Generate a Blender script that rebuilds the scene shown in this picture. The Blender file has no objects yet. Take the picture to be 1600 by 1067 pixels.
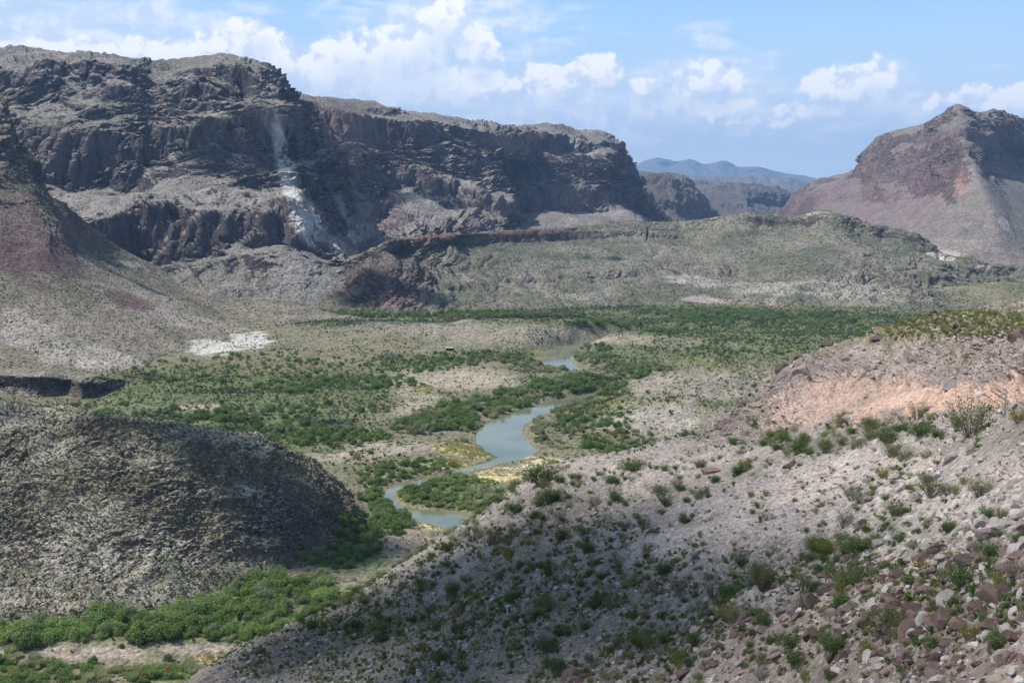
import bpy, math, random
import numpy as np
from mathutils import Vector, Matrix
random.seed(7)
RNG = np.random.default_rng(7)
C = bpy.context.scene.collection
scene = bpy.context.scene
# ------------------------------------------------------------------ camera, light, exposure
F = 1797.0                       # focal length in pixels of the 1600 px wide photograph
PITCH = math.radians(7.4)
CAMZ = 150.0
cam_d = bpy.data.cameras.new('camera'); cam = bpy.data.objects.new('camera', cam_d); C.objects.link(cam)
cam_d.sensor_width = 36; cam_d.lens = 36 * F / 1600
cam_d.clip_start = 0.5; cam_d.clip_end = 90000
cam.location = (0, 0, CAMZ); cam.rotation_euler = (math.radians(90) - PITCH, 0, 0)
scene.camera = cam
SUN_EL, SUN_AZ = math.radians(54), math.radians(-82)      # azimuth from +Y towards +X
SUN = np.array([math.sin(SUN_AZ) * math.cos(SUN_EL), math.cos(SUN_AZ) * math.cos(SUN_EL), math.sin(SUN_EL)])
sd = bpy.data.lights.new('sun', 'SUN'); sd.energy = 4.8; sd.angle = math.radians(0.55); sd.color = (1, 0.955, 0.89)
so = bpy.data.objects.new('sun', sd); C.objects.link(so)
so.rotation_euler = Vector(SUN).to_track_quat('Z', 'Y').to_euler(); so.location = (0, 0, 900)
scene.view_settings.view_transform = 'Standard'; scene.view_settings.look = 'None'
scene.view_settings.exposure = 0.26; scene.view_settings.gamma = 1
scene.render.engine = 'CYCLES'
cy = scene.cycles
cy.use_denoising = True; cy.denoiser = 'OPENIMAGEDENOISE'; cy.denoising_input_passes = 'RGB_ALBEDO_NORMAL'; cy.denoising_prefilter = 'ACCURATE'; cy.max_bounces = 5; cy.diffuse_bounces = 3; cy.glossy_bounces = 2
cy.transmission_bounces = 3; cy.transparent_max_bounces = 8; cy.volume_bounces = 0
cy.sample_clamp_indirect = 4

world = bpy.data.worlds.new('World'); scene.world = world; world.use_nodes = True

class NT:
    """small helper round a node tree"""
    def __init__(s, tree): s.t = tree; s.n = tree.nodes; s.l = tree.links
    def node(s, typ, **kw):
        n = s.n.new(typ)
        for k, v in kw.items(): setattr(n, k, v)
        return n
    def put(s, sock, v):
        if isinstance(v, bpy.types.NodeSocket): s.l.new(v, sock)
        elif v is not None: sock.default_value = v
    def math(s, op, a, b=None, c=None, clamp=False):
        n = s.node('ShaderNodeMath', operation=op, use_clamp=clamp)
        s.put(n.inputs[0], a); s.put(n.inputs[1], b); s.put(n.inputs[2], c)
        return n.outputs[0]
    def vmath(s, op, a, b=None):
        n = s.node('ShaderNodeVectorMath', operation=op)
        s.put(n.inputs[0], a)
        if b is not None: s.put(n.inputs[1], b)
        return n.outputs['Value'] if op in ('LENGTH', 'DOT_PRODUCT', 'DISTANCE') else n.outputs[0]
    def mix(s, f, a, b, blend='MIX'):
        n = s.node('ShaderNodeMix', data_type='RGBA', blend_type=blend)
        s.put(n.inputs[0], f); s.put(n.inputs[6], a); s.put(n.inputs[7], b)
        return n.outputs[2]
    def ramp(s, v, lo, hi, a=0.0, b=1.0, smooth=True):
        n = s.node('ShaderNodeMapRange', interpolation_type='SMOOTHSTEP' if smooth else 'LINEAR')
        s.put(n.inputs[0], v); s.put(n.inputs[1], lo); s.put(n.inputs[2], hi); s.put(n.inputs[3], a); s.put(n.inputs[4], b)
        return n.outputs[0]
    def noise(s, vec, scale, detail=5, rough=0.55, dist=0.0, ntype='FBM'):
        n = s.node('ShaderNodeTexNoise', noise_type=ntype)
        s.put(n.inputs['Vector'], vec); s.put(n.inputs['Scale'], scale); n.inputs['Detail'].default_value = detail
        n.inputs['Roughness'].default_value = rough; n.inputs['Distortion'].default_value = dist
        return n.outputs['Fac']
    def voronoi(s, vec, scale, feature='F1', rnd=1.0):
        n = s.node('ShaderNodeTexVoronoi', feature=feature)
        s.put(n.inputs['Vector'], vec); n.inputs['Scale'].default_value = scale; n.inputs['Randomness'].default_value = rnd
        return n

def px_dir(px, py):
    a = (px - 800.0) / F; b = -(py - 533.5) / F
    cp, sp = math.cos(PITCH), math.sin(PITCH)
    return np.array([a, cp + b * sp, -sp + b * cp])       # forward (0,cp,-sp), up (0,sp,cp)

def azel(px, py):
    d = px_dir(px, py); d = d / np.linalg.norm(d)
    return math.degrees(math.atan2(d[0], d[1])), math.degrees(math.asin(d[2]))

def build_sky():
    T = NT(world.node_tree); T.n.clear()
    out = T.node('ShaderNodeOutputWorld'); bg = T.node('ShaderNodeBackground')
    T.l.new(bg.outputs[0], out.inputs[0]); bg.inputs[1].default_value = 0.10
    sky = T.node('ShaderNodeTexSky', sky_type='NISHITA', sun_disc=False)
    sky.sun_elevation = SUN_EL; sky.sun_rotation = SUN_AZ % (2 * math.pi); sky.altitude = 900
    sky.air_density = 1.0; sky.dust_density = 0.6; sky.ozone_density = 2.0
    tc = T.node('ShaderNodeTexCoord'); sep = T.node('ShaderNodeSeparateXYZ'); T.l.new(tc.outputs['Generated'], sep.inputs[0])
    az = T.math('MULTIPLY', T.math('ARCTAN2', sep.outputs[0], sep.outputs[1]), 57.2958)
    el = T.math('MULTIPLY', T.math('ARCSINE', sep.outputs[2]), 57.2958)
    cb = T.node('ShaderNodeCombineXYZ'); T.l.new(az, cb.inputs[0]); T.l.new(el, cb.inputs[1]); p = cb.outputs[0]
    # soft warp so that edges billow
    def field(pv):
        nb = T.noise(pv, 0.75, 9, 0.58)
        return nb
    warpn = T.node('ShaderNodeTexNoise'); T.l.new(p, warpn.inputs['Vector']); warpn.inputs['Scale'].default_value = 0.9; warpn.inputs['Detail'].default_value = 5
    warp = T.vmath('SCALE', T.vmath('SUBTRACT', warpn.outputs['Color'], (0.5, 0.5, 0.5))); 
    warp.node.inputs[3].default_value = 1.5
    pw = T.vmath('ADD', p, warp)
    def blobs(lst, pw=pw):
        acc = None
        for (x, y, rx, ry) in lst:
            a, e = azel(x, y); k = 180 / math.pi / F
            v = T.vmath('MULTIPLY', T.vmath('SUBTRACT', pw, (a, e, 0)), (1 / (rx * k), 1 / (ry * k), 0))
            d = T.math('SUBTRACT', 1.0, T.vmath('LENGTH', v))
            acc = d if acc is None else T.math('MAXIMUM', acc, d)
        return acc
    cum = [(100, 95, 200, 34), (240, 90, 80, 34), (470, 105, 90, 30), (690, 130, 150, 26), (690, 40, 52, 48), (650, 80, 62, 52), (745, 72, 42, 36), (610, 85, 60, 46), (540, 95, 65, 45), (600, 120, 120, 40),
           (500, 110, 55, 30), (385, 55, 40, 35), (345, 75, 45, 32), (420, 90, 60, 35), (310, 95, 50, 25),
           (930, 110, 55, 26), (870, 125, 65, 26), (1010, 135, 36, 16), (1105, 122, 60, 30), (1085, 130, 45, 22),
           (1355, 128, 48, 38), (1275, 130, 36, 22), (1330, 140, 60, 26), (1560, 150, 70, 20), (1480, 155, 45, 16), (1620, 148, 60, 26),
           (1180, 175, 90, 20), (1270, 180, 60, 18)]
    wisp = [(1104, 54, 46, 24), (1100, 50, 34, 18), (100, 60, 300, 60), (560, 130, 260, 60), (820, 150, 260, 50), (1050, 175, 340, 40), (900, 190, 300, 36), (700, 25, 220, 60), (300, 30, 160, 40),
            (1080, 130, 180, 40), (1340, 150, 140, 45), (1450, 190, 260, 35), (1000, 205, 260, 25)]
    n = field(p)
    c1 = T.math('ADD', T.math('MULTIPLY', blobs(cum), 1.8), T.math('MULTIPLY', T.math('SUBTRACT', n, 0.5), 1.15))
    m1 = T.ramp(c1, 0.02, 0.42)
    # thin layered cloud stretched along the horizon
    st = T.vmath('MULTIPLY', p, (0.35, 1.3, 1.0))
    ns = T.noise(st, 0.9, 7, 0.55, 0.3)
    c2 = T.math('ADD', T.math('MULTIPLY', blobs(wisp), 0.65), T.math('MULTIPLY', T.math('SUBTRACT', ns, 0.46), 2.4))
    m2 = T.math('MULTIPLY', T.ramp(c2, -0.05, 0.75), 0.85)
    # clouds all round the sky, away from the picture
    gen = T.math('MULTIPLY', T.ramp(T.noise(tc.outputs['Generated'], 3.0, 8, 0.6), 0.5, 0.62), T.ramp(el, 10.5, 14))
    # relief: difference of the noise towards the light
    n2 = field(T.vmath('ADD', p, (-0.3, 0.45, 0)))
    lit = T.ramp(T.math('SUBTRACT', n, n2), -0.12, 0.10)
    lit2 = T.ramp(T.math('ADD', T.math('MULTIPLY', c1, 0.35), lit), 0.05, 1.0)
    over = T.ramp(blobs(cum, T.vmath('ADD', pw, (-0.35, 1.0, 0))), -.1, .75)
    lit2 = T.math('MULTIPLY', lit2, T.math('SUBTRACT', 1.0, T.math('MULTIPLY', over, .6)))
    ccol = T.mix(lit2, (6.6, 7.6, 9.4, 1), (10.4, 10.4, 10.4, 1))
    low = T.ramp(el, 0.0, 13.0)
    base = T.mix(low, (8.0, 9.3, 10.6, 1), (3.0, 6.4, 10.4, 1))
    skyc = T.mix(T.ramp(el, 14, 40, 0.75, 0.0), sky.outputs[0], base)
    veil = T.math('MULTIPLY', T.ramp(blobs([(60, 60, 420, 130), (560, 150, 420, 110), (1000, 190, 420, 70), (1420, 190, 420, 70)]), 0, .8), 0.55)
    hs = T.mix(veil, skyc, (6.1, 7.2, 9.0, 1))
    hs = T.mix(m2, hs, T.mix(lit, (6.6, 7.7, 9.6, 1), (9.0, 9.4, 10.0, 1)))
    hs = T.mix(m1, hs, ccol)
    hs = T.mix(gen, hs, (8.0, 8.6, 9.4, 1))
    T.l.new(hs, bg.inputs[0])
build_sky()

# ------------------------------------------------------------------ maths helpers
def P(px, py, d):                 # the point a pixel of the photo shows at forward distance d
    v = px_dir(px, py); return np.array([0, 0, CAMZ]) + v * (d / v[1])
def G(px, py, z=0.0):             # ... where its ray meets the level z
    v = px_dir(px, py); return np.array([0, 0, CAMZ]) + v * ((z - CAMZ) / v[2])
def gd(px, py, z=0.0): return G(px, py, z)[1]
def scr(p):
    p = np.asarray(p, dtype=np.float64); x = p[..., 0]; y = p[..., 1]; z = p[..., 2] - CAMZ
    cp, sp = math.cos(PITCH), math.sin(PITCH)
    f = y * cp - z * sp; u = y * sp + z * cp
    f = np.where(f < 0.5, 0.5, f)
    return 800 + F * x / f, 533.5 - F * u / f, f
def ss(x, a, b):
    t = np.clip((x - a) / (b - a), 0, 1); return t * t * (3 - 2 * t)
def perlin(x, y, z, seed=0):
    x = np.asarray(x, np.float32); y = np.asarray(y, np.float32); z = np.asarray(z, np.float32)
    xi = np.floor(x); yi = np.floor(y); zi = np.floor(z)
    fx = x - xi; fy = y - yi; fz = z - zi
    a = xi.astype(np.int64); b = yi.astype(np.int64); c = zi.astype(np.int64)
    ux = fx * fx * fx * (fx * (fx * 6 - 15) + 10); uy = fy * fy * fy * (fy * (fy * 6 - 15) + 10); uz = fz * fz * fz * (fz * (fz * 6 - 15) + 10)
    ha = [((a + i) * 374761393 + seed * 974711).astype(np.uint32) for i in (0, 1)]
    hb = [((b + i) * 668265263).astype(np.uint32) for i in (0, 1)]
    hc = [((c + i) * 1442695041).astype(np.uint32) for i in (0, 1)]
    def g(i, j, k):
        h = ha[i] ^ hb[j] * np.uint32(3) ^ hc[k] * np.uint32(5)
        h = (h ^ (h >> np.uint32(15))) * np.uint32(2246822519); h = (h ^ (h >> np.uint32(13))) * np.uint32(3266489917); h ^= h >> np.uint32(16)
        gx = (h & np.uint32(1023)).astype(np.float32) / 511.5 - 1
        gy = ((h >> np.uint32(10)) & np.uint32(1023)).astype(np.float32) / 511.5 - 1
        gz = ((h >> np.uint32(20)) & np.uint32(1023)).astype(np.float32) / 511.5 - 1
        return gx * (fx - i) + gy * (fy - j) + gz * (fz - k)
    def lx(j, k):
        p0 = g(0, j, k); return p0 + ux * (g(1, j, k) - p0)
    def ly(k):
        p0 = lx(0, k); return p0 + uy * (lx(1, k) - p0)
    p0 = ly(0); return (p0 + uz * (ly(1) - p0)) * 1.7
def fbm(p, scale, octv=5, seed=0, gain=0.5, lac=2.03, ridged=False, zs=1.0):
    x, y, z = p[..., 0] / scale, p[..., 1] / scale, p[..., 2] / scale * zs
    out = 0; amp = 1.0; tot = 0
    for o in range(octv):
        n = perlin(x, y, z, seed + o * 17)
        if ridged: n = 1 - 2 * np.abs(n) ** 0.8
        out = out + n * amp; tot += amp; amp *= gain; x = x * lac + 3.1; y = y * lac + 1.7; z = z * lac + 5.3
    return out / tot
def cat1(ctrl, n, axis):          # smooth resampling of a control grid along one axis; tangents follow the chord lengths, so nothing overshoots
    ctrl = np.moveaxis(ctrl, axis, 0); m = len(ctrl)
    t = np.linspace(0, m - 1, n) if np.isscalar(n) else np.asarray(n)
    h = np.linalg.norm(np.diff(ctrl, axis=0), axis=-1, keepdims=True) + 1e-6
    s = np.diff(ctrl, axis=0) / h
    tan = np.empty_like(ctrl); tan[0] = s[0]; tan[-1] = s[-1]
    if m > 2: tan[1:-1] = (s[:-1] * h[1:] + s[1:] * h[:-1]) / (h[1:] + h[:-1])
    i = np.clip(np.floor(t).astype(int), 0, m - 2); f = (t - i).reshape((-1,) + (1,) * (ctrl.ndim - 1))
    p1 = ctrl[i]; p2 = ctrl[i + 1]
    lim = [np.concatenate([h[:1], np.minimum(h[:-1], h[1:]) * 1.5, h[-1:]])]
    m1 = tan[i] * np.minimum(h[i], lim[0][i]); m2 = tan[i + 1] * np.minimum(h[i], lim[0][i + 1])
    f2 = f * f; f3 = f2 * f
    r = (2 * f3 - 3 * f2 + 1) * p1 + (f3 - 2 * f2 + f) * m1 + (-2 * f3 + 3 * f2) * p2 + (f3 - f2) * m2
    return np.moveaxis(r, 0, axis)
def gnormal(p):
    du = np.gradient(p, axis=1); dv = np.gradient(p, axis=0)
    n = np.cross(du, dv); n /= np.linalg.norm(n, axis=-1, keepdims=True) + 1e-9
    return n

# ------------------------------------------------------------------ objects
def tag(o, label=None, cat=None, group=None, kind=None):
    if label: o['label'] = label
    if cat: o['category'] = cat
    if group: o['group'] = group
    if kind: o['kind'] = kind
    return o
def grid_mesh(name, p, mat, attrs=None, flip=False, smooth=True):
    R_, C_ = p.shape[:2]
    idx = np.arange(R_ * C_).reshape(R_, C_)
    q = np.stack([idx[:-1, :-1], idx[1:, :-1], idx[1:, 1:], idx[:-1, 1:]], -1).reshape(-1, 4)
    if flip: q = q[:, ::-1]
    return raw_mesh(name, p.reshape(-1, 3), q, mat, attrs, smooth)
def raw_mesh(name, v, q, mat, attrs=None, smooth=True, link=True, mats=None, midx=None):
    q = np.ascontiguousarray(q); k = q.shape[1]
    me = bpy.data.meshes.new(name)
    me.vertices.add(len(v)); me.vertices.foreach_set('co', np.ascontiguousarray(v, np.float32).ravel())
    me.loops.add(q.size); me.loops.foreach_set('vertex_index', q.astype(np.int32).ravel())
    me.polygons.add(len(q)); me.polygons.foreach_set('loop_start', np.arange(0, q.size, k, dtype=np.int32))
    me.polygons.foreach_set('loop_total', np.full(len(q), k, np.int32))
    me.polygons.foreach_set('use_smooth', np.full(len(q), smooth, bool))
    for m in (mats or [mat]): me.materials.append(m)
    if midx is not None: me.polygons.foreach_set('material_index', midx.astype(np.int32))
    for nm, a in (attrs or {}).items():
        a = np.asarray(a, np.float32)
        if a.ndim >= 2 and a.shape[-1] == 3 and a.size == 3 * len(v):
            at = me.attributes.new(nm, 'FLOAT_COLOR', 'POINT')
            at.data.foreach_set('color', np.concatenate([a.reshape(-1, 3), np.ones((len(v), 1), np.float32)], 1).ravel())
        else:
            at = me.attributes.new(nm, 'FLOAT', 'POINT'); at.data.foreach_set('value', a.ravel())
    me.update(calc_edges=True)
    o = bpy.data.objects.new(name, me)
    if link: C.objects.link(o)
    return o

# ------------------------------------------------------------------ materials
def terrain_mat(name, stone=1.0, scrub=4.0, bump=1.0, fine=0.4, scrubcol=((.055, .062, .03), (.10, .11, .05)), dotr=(0.18, 0.5), blocks=0.0, rockbump=4.0, tone=0.55):
    """stone = size of stones, scrub = spacing of the scrub, bump = depth of relief (all metres)"""
    m = bpy.data.materials.new(name); m.use_nodes = True; T = NT(m.node_tree); T.n.clear()
    out = T.node('ShaderNodeOutputMaterial'); b = T.node('ShaderNodeBsdfPrincipled'); T.l.new(b.outputs[0], out.inputs[0])
    b.inputs['Roughness'].default_value = 0.95; b.inputs['Specular IOR Level'].default_value = 0.12
    g = T.node('ShaderNodeNewGeometry'); pos = g.outputs['Position']
    col = T.node('ShaderNodeAttribute', attribute_name='col').outputs['Color']
    scr_ = T.node('ShaderNodeAttribute', attribute_name='scr').outputs['Fac']
    rk = T.node('ShaderNodeAttribute', attribute_name='rk').outputs['Fac']
    n1 = T.noise(pos, 1 / (stone * 9), 8, 0.62)
    n2 = T.noise(pos, 1 / (stone * 1.6), 6, 0.7)
    vs = T.voronoi(pos, 1 / stone)
    sepc = T.node('ShaderNodeSeparateColor'); T.l.new(vs.outputs['Color'], sepc.inputs[0])
    # streaks of rock: stretched along the vertical and by strata
    sv = T.vmath('MULTIPLY', pos, (1, 1, 0.22)); nv = T.noise(sv, 1 / (stone * 5), 7, 0.65)
    sh = T.vmath('MULTIPLY', pos, (0.12, 0.12, 1)); nh = T.noise(sh, 1 / (stone * 4), 5, 0.6)
    rockn = T.math('ADD', T.math('MULTIPLY', nv, 0.65), T.math('MULTIPLY', nh, 0.35))
    br = T.ramp(n1, 0.3, 0.7, 1 - tone * .5, 1 + tone * .5, False)
    br2 = T.ramp(n2, 0.3, 0.7, 1 - tone * .55, 1 + tone * .55, False)
    br3 = T.ramp(sepc.outputs[0], 0, 1, 1 - tone * .6, 1 + tone * .75, False)
    soil = T.math('MULTIPLY', T.math('MULTIPLY', br, br2), br3)
    rockb = T.math('MULTIPLY', T.ramp(rockn, 0.33, 0.68, 0.5, 1.55, False), br2)
    brt = T.math('ADD', T.math('MULTIPLY', soil, T.math('SUBTRACT', 1, rk)), T.math('MULTIPLY', rockb, rk))
    cv = T.vmath('SCALE', col); T.put(cv.node.inputs[3], brt)
    # scrub dots
    wp = T.vmath('MULTIPLY', pos, (1, 1, 0.7))
    vd = T.voronoi(wp, 1 / scrub); sc2 = T.node('ShaderNodeSeparateColor'); T.l.new(vd.outputs['Color'], sc2.inputs[0])
    rad = T.math('MULTIPLY', T.ramp(sc2.outputs[0], 0, 1, dotr[0], dotr[1], False), T.math('POWER', T.math('MAXIMUM', scr_, 0.0001), 0.6))
    dd = T.math('ADD', vd.outputs['Distance'], T.math('MULTIPLY', T.math('SUBTRACT', n2, 0.5), 0.35))
    dot = T.math('MULTIPLY', T.ramp(T.math('SUBTRACT', rad, dd), -0.03, 0.06), T.ramp(scr_, 0.02, 0.15))
    dcol = T.mix(sc2.outputs[1], (*scrubcol[0], 1), (*scrubcol[1], 1))
    fin = T.mix(T.math('MULTIPLY', dot, 0.92), cv, dcol)
    T.l.new(fin, b.inputs['Base Color'])
    # relief
    h = T.math('ADD', T.math('MULTIPLY', n2, 0.9 * stone), T.math('MULTIPLY', n1, 2.2 * stone))
    h = T.math('ADD', h, T.math('MULTIPLY', T.math('SUBTRACT', 0.6, vs.outputs['Distance']), 0.55 * stone))
    h = T.math('ADD', h, T.math('MULTIPLY', dot, 0.35 * scrub))
    h = T.math('ADD', h, T.math('MULTIPLY', T.math('MULTIPLY', rockn, rk), rockbump * stone))
    bp = T.node('ShaderNodeBump'); bp.inputs['Strength'].default_value = 0.9; bp.inputs['Distance'].default_value = bump
    T.l.new(h, bp.inputs['Height']); T.l.new(bp.outputs[0], b.inputs['Normal'])
    return m

def leaf_mat(name, c1, c2, dry=None, trans=0.25):
    m = bpy.data.materials.new(name); m.use_nodes = True; T = NT(m.node_tree); T.n.clear()
    out = T.node('ShaderNodeOutputMaterial'); b = T.node('ShaderNodeBsdfPrincipled'); tr = T.node('ShaderNodeBsdfTranslucent')
    mx = T.node('ShaderNodeMixShader'); mx.inputs[0].default_value = trans
    T.l.new(b.outputs[0], mx.inputs[1]); T.l.new(tr.outputs[0], mx.inputs[2]); T.l.new(mx.outputs[0], out.inputs[0])
    b.inputs['Roughness'].default_value = 0.7; b.inputs['Specular IOR Level'].default_value = 0.2
    oi = T.node('ShaderNodeObjectInfo'); tc = T.node('ShaderNodeTexCoord')
    n = T.noise(tc.outputs['Object'], 5.0, 3, 0.6)
    f = T.math('ADD', T.math('MULTIPLY', oi.outputs['Random'], 0.75), T.ramp(n, 0.3, 0.7, -0.15, 0.4, False), clamp=True)
    c = T.mix(f, (*c1, 1), (*c2, 1))
    T.l.new(c, b.inputs['Base Color']); T.l.new(c, tr.inputs[0])
    return m
def plain_mat(name, c, rough=0.8, var=0.3, scale=3.0, metal=0.0):
    m = bpy.data.materials.new(name); m.use_nodes = True; T = NT(m.node_tree); b = m.node_tree.nodes['Principled BSDF']
    b.inputs['Roughness'].default_value = rough; b.inputs['Metallic'].default_value = metal
    tc = T.node('ShaderNodeTexCoord'); n = T.noise(tc.outputs['Object'], scale, 6, 0.6)
    lo = tuple(x * (1 - var) for x in c); hi = tuple(min(1, x * (1 + var)) for x in c)
    T.l.new(T.mix(T.ramp(n, 0.3, 0.7), (*lo, 1), (*hi, 1)), b.inputs['Base Color'])
    return m
def rock_mat(name, cols, spec=0.2):
    m = bpy.data.materials.new(name); m.use_nodes = True; T = NT(m.node_tree); b = m.node_tree.nodes['Principled BSDF']
    b.inputs['Roughness'].default_value = 0.9; b.inputs['Specular IOR Level'].default_value = spec
    g = T.node('ShaderNodeNewGeometry'); oi = T.node('ShaderNodeObjectInfo')
    rp = T.node('ShaderNodeValToRGB'); el = rp.color_ramp.elements
    el[0].color = (*cols[0], 1); el[-1].color = (*cols[-1], 1)
    for i, c in enumerate(cols[1:-1]):
        e = el.new((i + 1) / (len(cols) - 1)); e.color = (*c, 1)
    T.l.new(oi.outputs['Random'], rp.inputs[0])
    n = T.noise(g.outputs['Position'], 2.2, 8, 0.65); n2 = T.noise(g.outputs['Position'], 14, 4, 0.7)
    br = T.math('MULTIPLY', T.ramp(n, 0.3, 0.7, 0.7, 1.3, False), T.ramp(n2, 0.3, 0.7, 0.75, 1.25, False))
    cv = T.vmath('SCALE', rp.outputs[0]); T.put(cv.node.inputs[3], br); T.l.new(cv, b.inputs['Base Color'])
    bp = T.node('ShaderNodeBump'); bp.inputs['Strength'].default_value = 0.7; bp.inputs['Distance'].default_value = 0.08
    T.l.new(T.math('ADD', n, T.math('MULTIPLY', n2, 0.4)), bp.inputs['Height']); T.l.new(bp.outputs[0], b.inputs['Normal'])
    return m

# ------------------------------------------------------------------ landforms
SURF = {}          # name -> dict(p, n, scr, rk)
def rows_between(top, base, fr, lift=()):
    """rows of points between a crest line and a base line; each fr = (share down the picture, share of the way in depth)"""
    out = []
    for fy, fd in fr:
        r = []
        for t, b_ in zip(top, base):
            py = t[1] + (b_[1] - t[1]) * fy; px = t[0] + (b_[0] - t[0]) * fy; d = t[2] + (b_[2] - t[2]) * fd
            for (cx, cy_, rx, ry, dd) in lift:
                d += dd * math.exp(-((px - cx) / rx) ** 2 - ((py - cy_) / ry) ** 2)
            r.append(P(px, py, d))
        out.append(r)
    return out
def back_rows(crest, plat, dz, fall, z0=-25):
    r1, r2 = [], []
    for c in crest:
        h = np.array([c[0], c[1], 0]); h /= np.linalg.norm(h)
        r1.append(c + h * plat + np.array([0, 0, dz])); q = c + h * (plat + fall); q = np.array([q[0], q[1], z0]); r2.append(q)
    return [r2, r1]
PAL = dict(talus=(.27, .245, .215), talus2=(.215, .205, .165), rock=(.078, .068, .073), rock2=(.125, .104, .108), white=(.52, .50, .46),
           purple=(.115, .075, .075), pink=(.50, .36, .30), green=(.10, .125, .055), tan=(.42, .36, .29), sand=(.50, .42, .24))
def paint(col, X, Y, n, spots):
    for (cx, cy_, rx, ry, rot, c, w) in spots:
        ca, sa = math.cos(math.radians(rot)), math.sin(math.radians(rot))
        u = ((X - cx) * ca + (Y - cy_) * sa) / rx; v = (-(X - cx) * sa + (Y - cy_) * ca) / ry
        k = (1 - ss(np.sqrt(u * u + v * v) + n * 0.75, 0.62, 1.12)) * w
        col += (np.array(c) - col) * k[..., None]
    return col
def landform(name, rows, nr, nc, mat, amp=20, scale=120, gully=10, gscale=50, terr=(0, 80, 0.0), zstretch=0.5, rockslope=(0.24, 0.42),
             rock=PAL['rock'], rock2=PAL['rock2'], soil=PAL['talus'], soil2=PAL['talus2'], spots=(), scrub=0.8, seed=1, fine=(2.0, 8), vstep=None, ampmask=None, scrubspots=(), keep_last=1, kind='structure', talus=None, finez=1.0, lumpy=False):
    nr = nr or 520
    ctrl = np.array(rows, dtype=np.float64)
    R_, C_ = ctrl.shape[:2]
    t = np.linspace(0, R_ - 1, nr) if vstep is None else np.concatenate([np.linspace(i, i + 1, max(2, int(nr * s)), endpoint=False) for i, s in enumerate(vstep)] + [[R_ - 1]])
    p = cat1(cat1(ctrl, t, 0), nc, 1)
    vv = t / (R_ - 1); crest_v = 2 / (R_ - 1)
    n = gnormal(p)
    n[n[..., 2] < 0] *= -1
    s_u = np.concatenate([[0], np.cumsum(np.linalg.norm(np.diff(p.mean(0), axis=0), axis=1))])
    s_v = np.concatenate([[0], np.cumsum(np.linalg.norm(np.diff(p, axis=0), axis=2).mean(1))])
    U, V = np.meshgrid(s_u, s_v)
    q = np.stack([U, V, np.zeros_like(U)], -1)
    warp = fbm(p, scale * 1.3, 3, seed + 5)
    ground = ss(p[..., 2], -5, 12)[..., None] if keep_last else 1.0
    am = 1.0 if ampmask is None else ampmask(p, vv)[..., None]
    wv = np.stack([fbm(p, scale * 1.6, 3, seed + 71 + i * 7) for i in range(3)], -1) * scale * 0.8
    tm = 1.0 if talus is None else ss(p[..., 2] + fbm(p, 200, 3, seed + 90) * 60, *talus)
    d1 = fbm(p + wv, scale, 6, seed, ridged=True, zs=zstretch, gain=0.52)
    qg = np.stack([(U + warp * gscale * 1.6) / gscale, V / (gscale * 6) + warp * .3, U * 0], -1)
    d2 = -fbm(qg, 1.0, 3, seed + 9, ridged=True, gain=.45)
    steep = ss(1 - n[..., 2], 0.15, 0.6)
    edge = ss(np.abs(vv - crest_v), 0.0, 0.035)[:, None, None] * 0.8 + 0.2
    p = p + n * ((d1 * amp * (0.45 + 0.55 * steep) * (0.25 + 0.75 * tm) + d2 * gully))[..., None] * am * ground * edge
    k, per, off = terr
    if k:
        zw = p[..., 2] + fbm(p, 260, 3, seed + 21) * per * 0.5
        tt = (zw - off) / per; fr = tt - np.floor(tt)
        st = ss(fr, 0.60, 0.80)
        loc = np.clip(0.55 + fbm(p, 180, 3, seed + 33) * 1.4, 0, 1)
        p[..., 2] += (st - fr) * per * k * loc * tm * (0.15 + 0.85 * ss(np.abs(vv - crest_v), .01, .09))[:, None] * (ground[..., 0] if keep_last else 1)
    n = gnormal(p); n[n[..., 2] < 0] *= -1
    # fine roughness
    fs, fa = fine
    f3 = fbm(p + wv * .1, fs * 6, 5, seed + 41, ridged=True, gain=0.55, zs=finez)
    st = ss(1 - n[..., 2], 0.16, 0.5)
    if lumpy: f3 = -f3 * np.clip(.55 + 1.8 * fbm(p, scale * .8, 4, seed + 45), .12, 1.25); st = 1.0
    p = p + n * (f3 * fa * (0.10 + 0.90 * st * (0.25 + 0.75 * tm)))[..., None] * am * ground
    n = gnormal(p); n[n[..., 2] < 0] *= -1
    nn = fbm(p, scale * .45, 5, seed + 51)
    rk = ss(1 - n[..., 2] + nn * 0.16, *rockslope)
    n4 = fbm(p, scale * 0.8, 4, seed + 61)
    m4 = ss(n4, -0.35, 0.35)[..., None]
    so_ = np.array(soil) * (1 - m4) + np.array(soil2) * m4
    r_ = np.array(rock) * (1 - m4) + np.array(rock2) * m4
    col = so_ * (1 - rk[..., None]) + r_ * rk[..., None]
    X, Y, _ = scr(p)
    col = paint(col, X, Y, nn, spots)
    sc_ = scrub * (1 - rk) * (0.75 + nn)
    for (cx, cy_, rx, ry, w) in scrubspots:
        kk = 1 - ss(np.sqrt(((X - cx) / rx) ** 2 + ((Y - cy_) / ry) ** 2) + nn * .6, .6, 1.1)
        sc_ = sc_ * (1 - kk) + w * kk
    o = grid_mesh(name, p, mat, dict(col=col, scr=np.clip(sc_, 0, 1.3), rk=rk))
    o['kind'] = kind
    SURF[name if name not in SURF else name + '#%d' % len(SURF)] = dict(p=p, n=n, scr=sc_, rk=rk)
    return o

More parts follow.
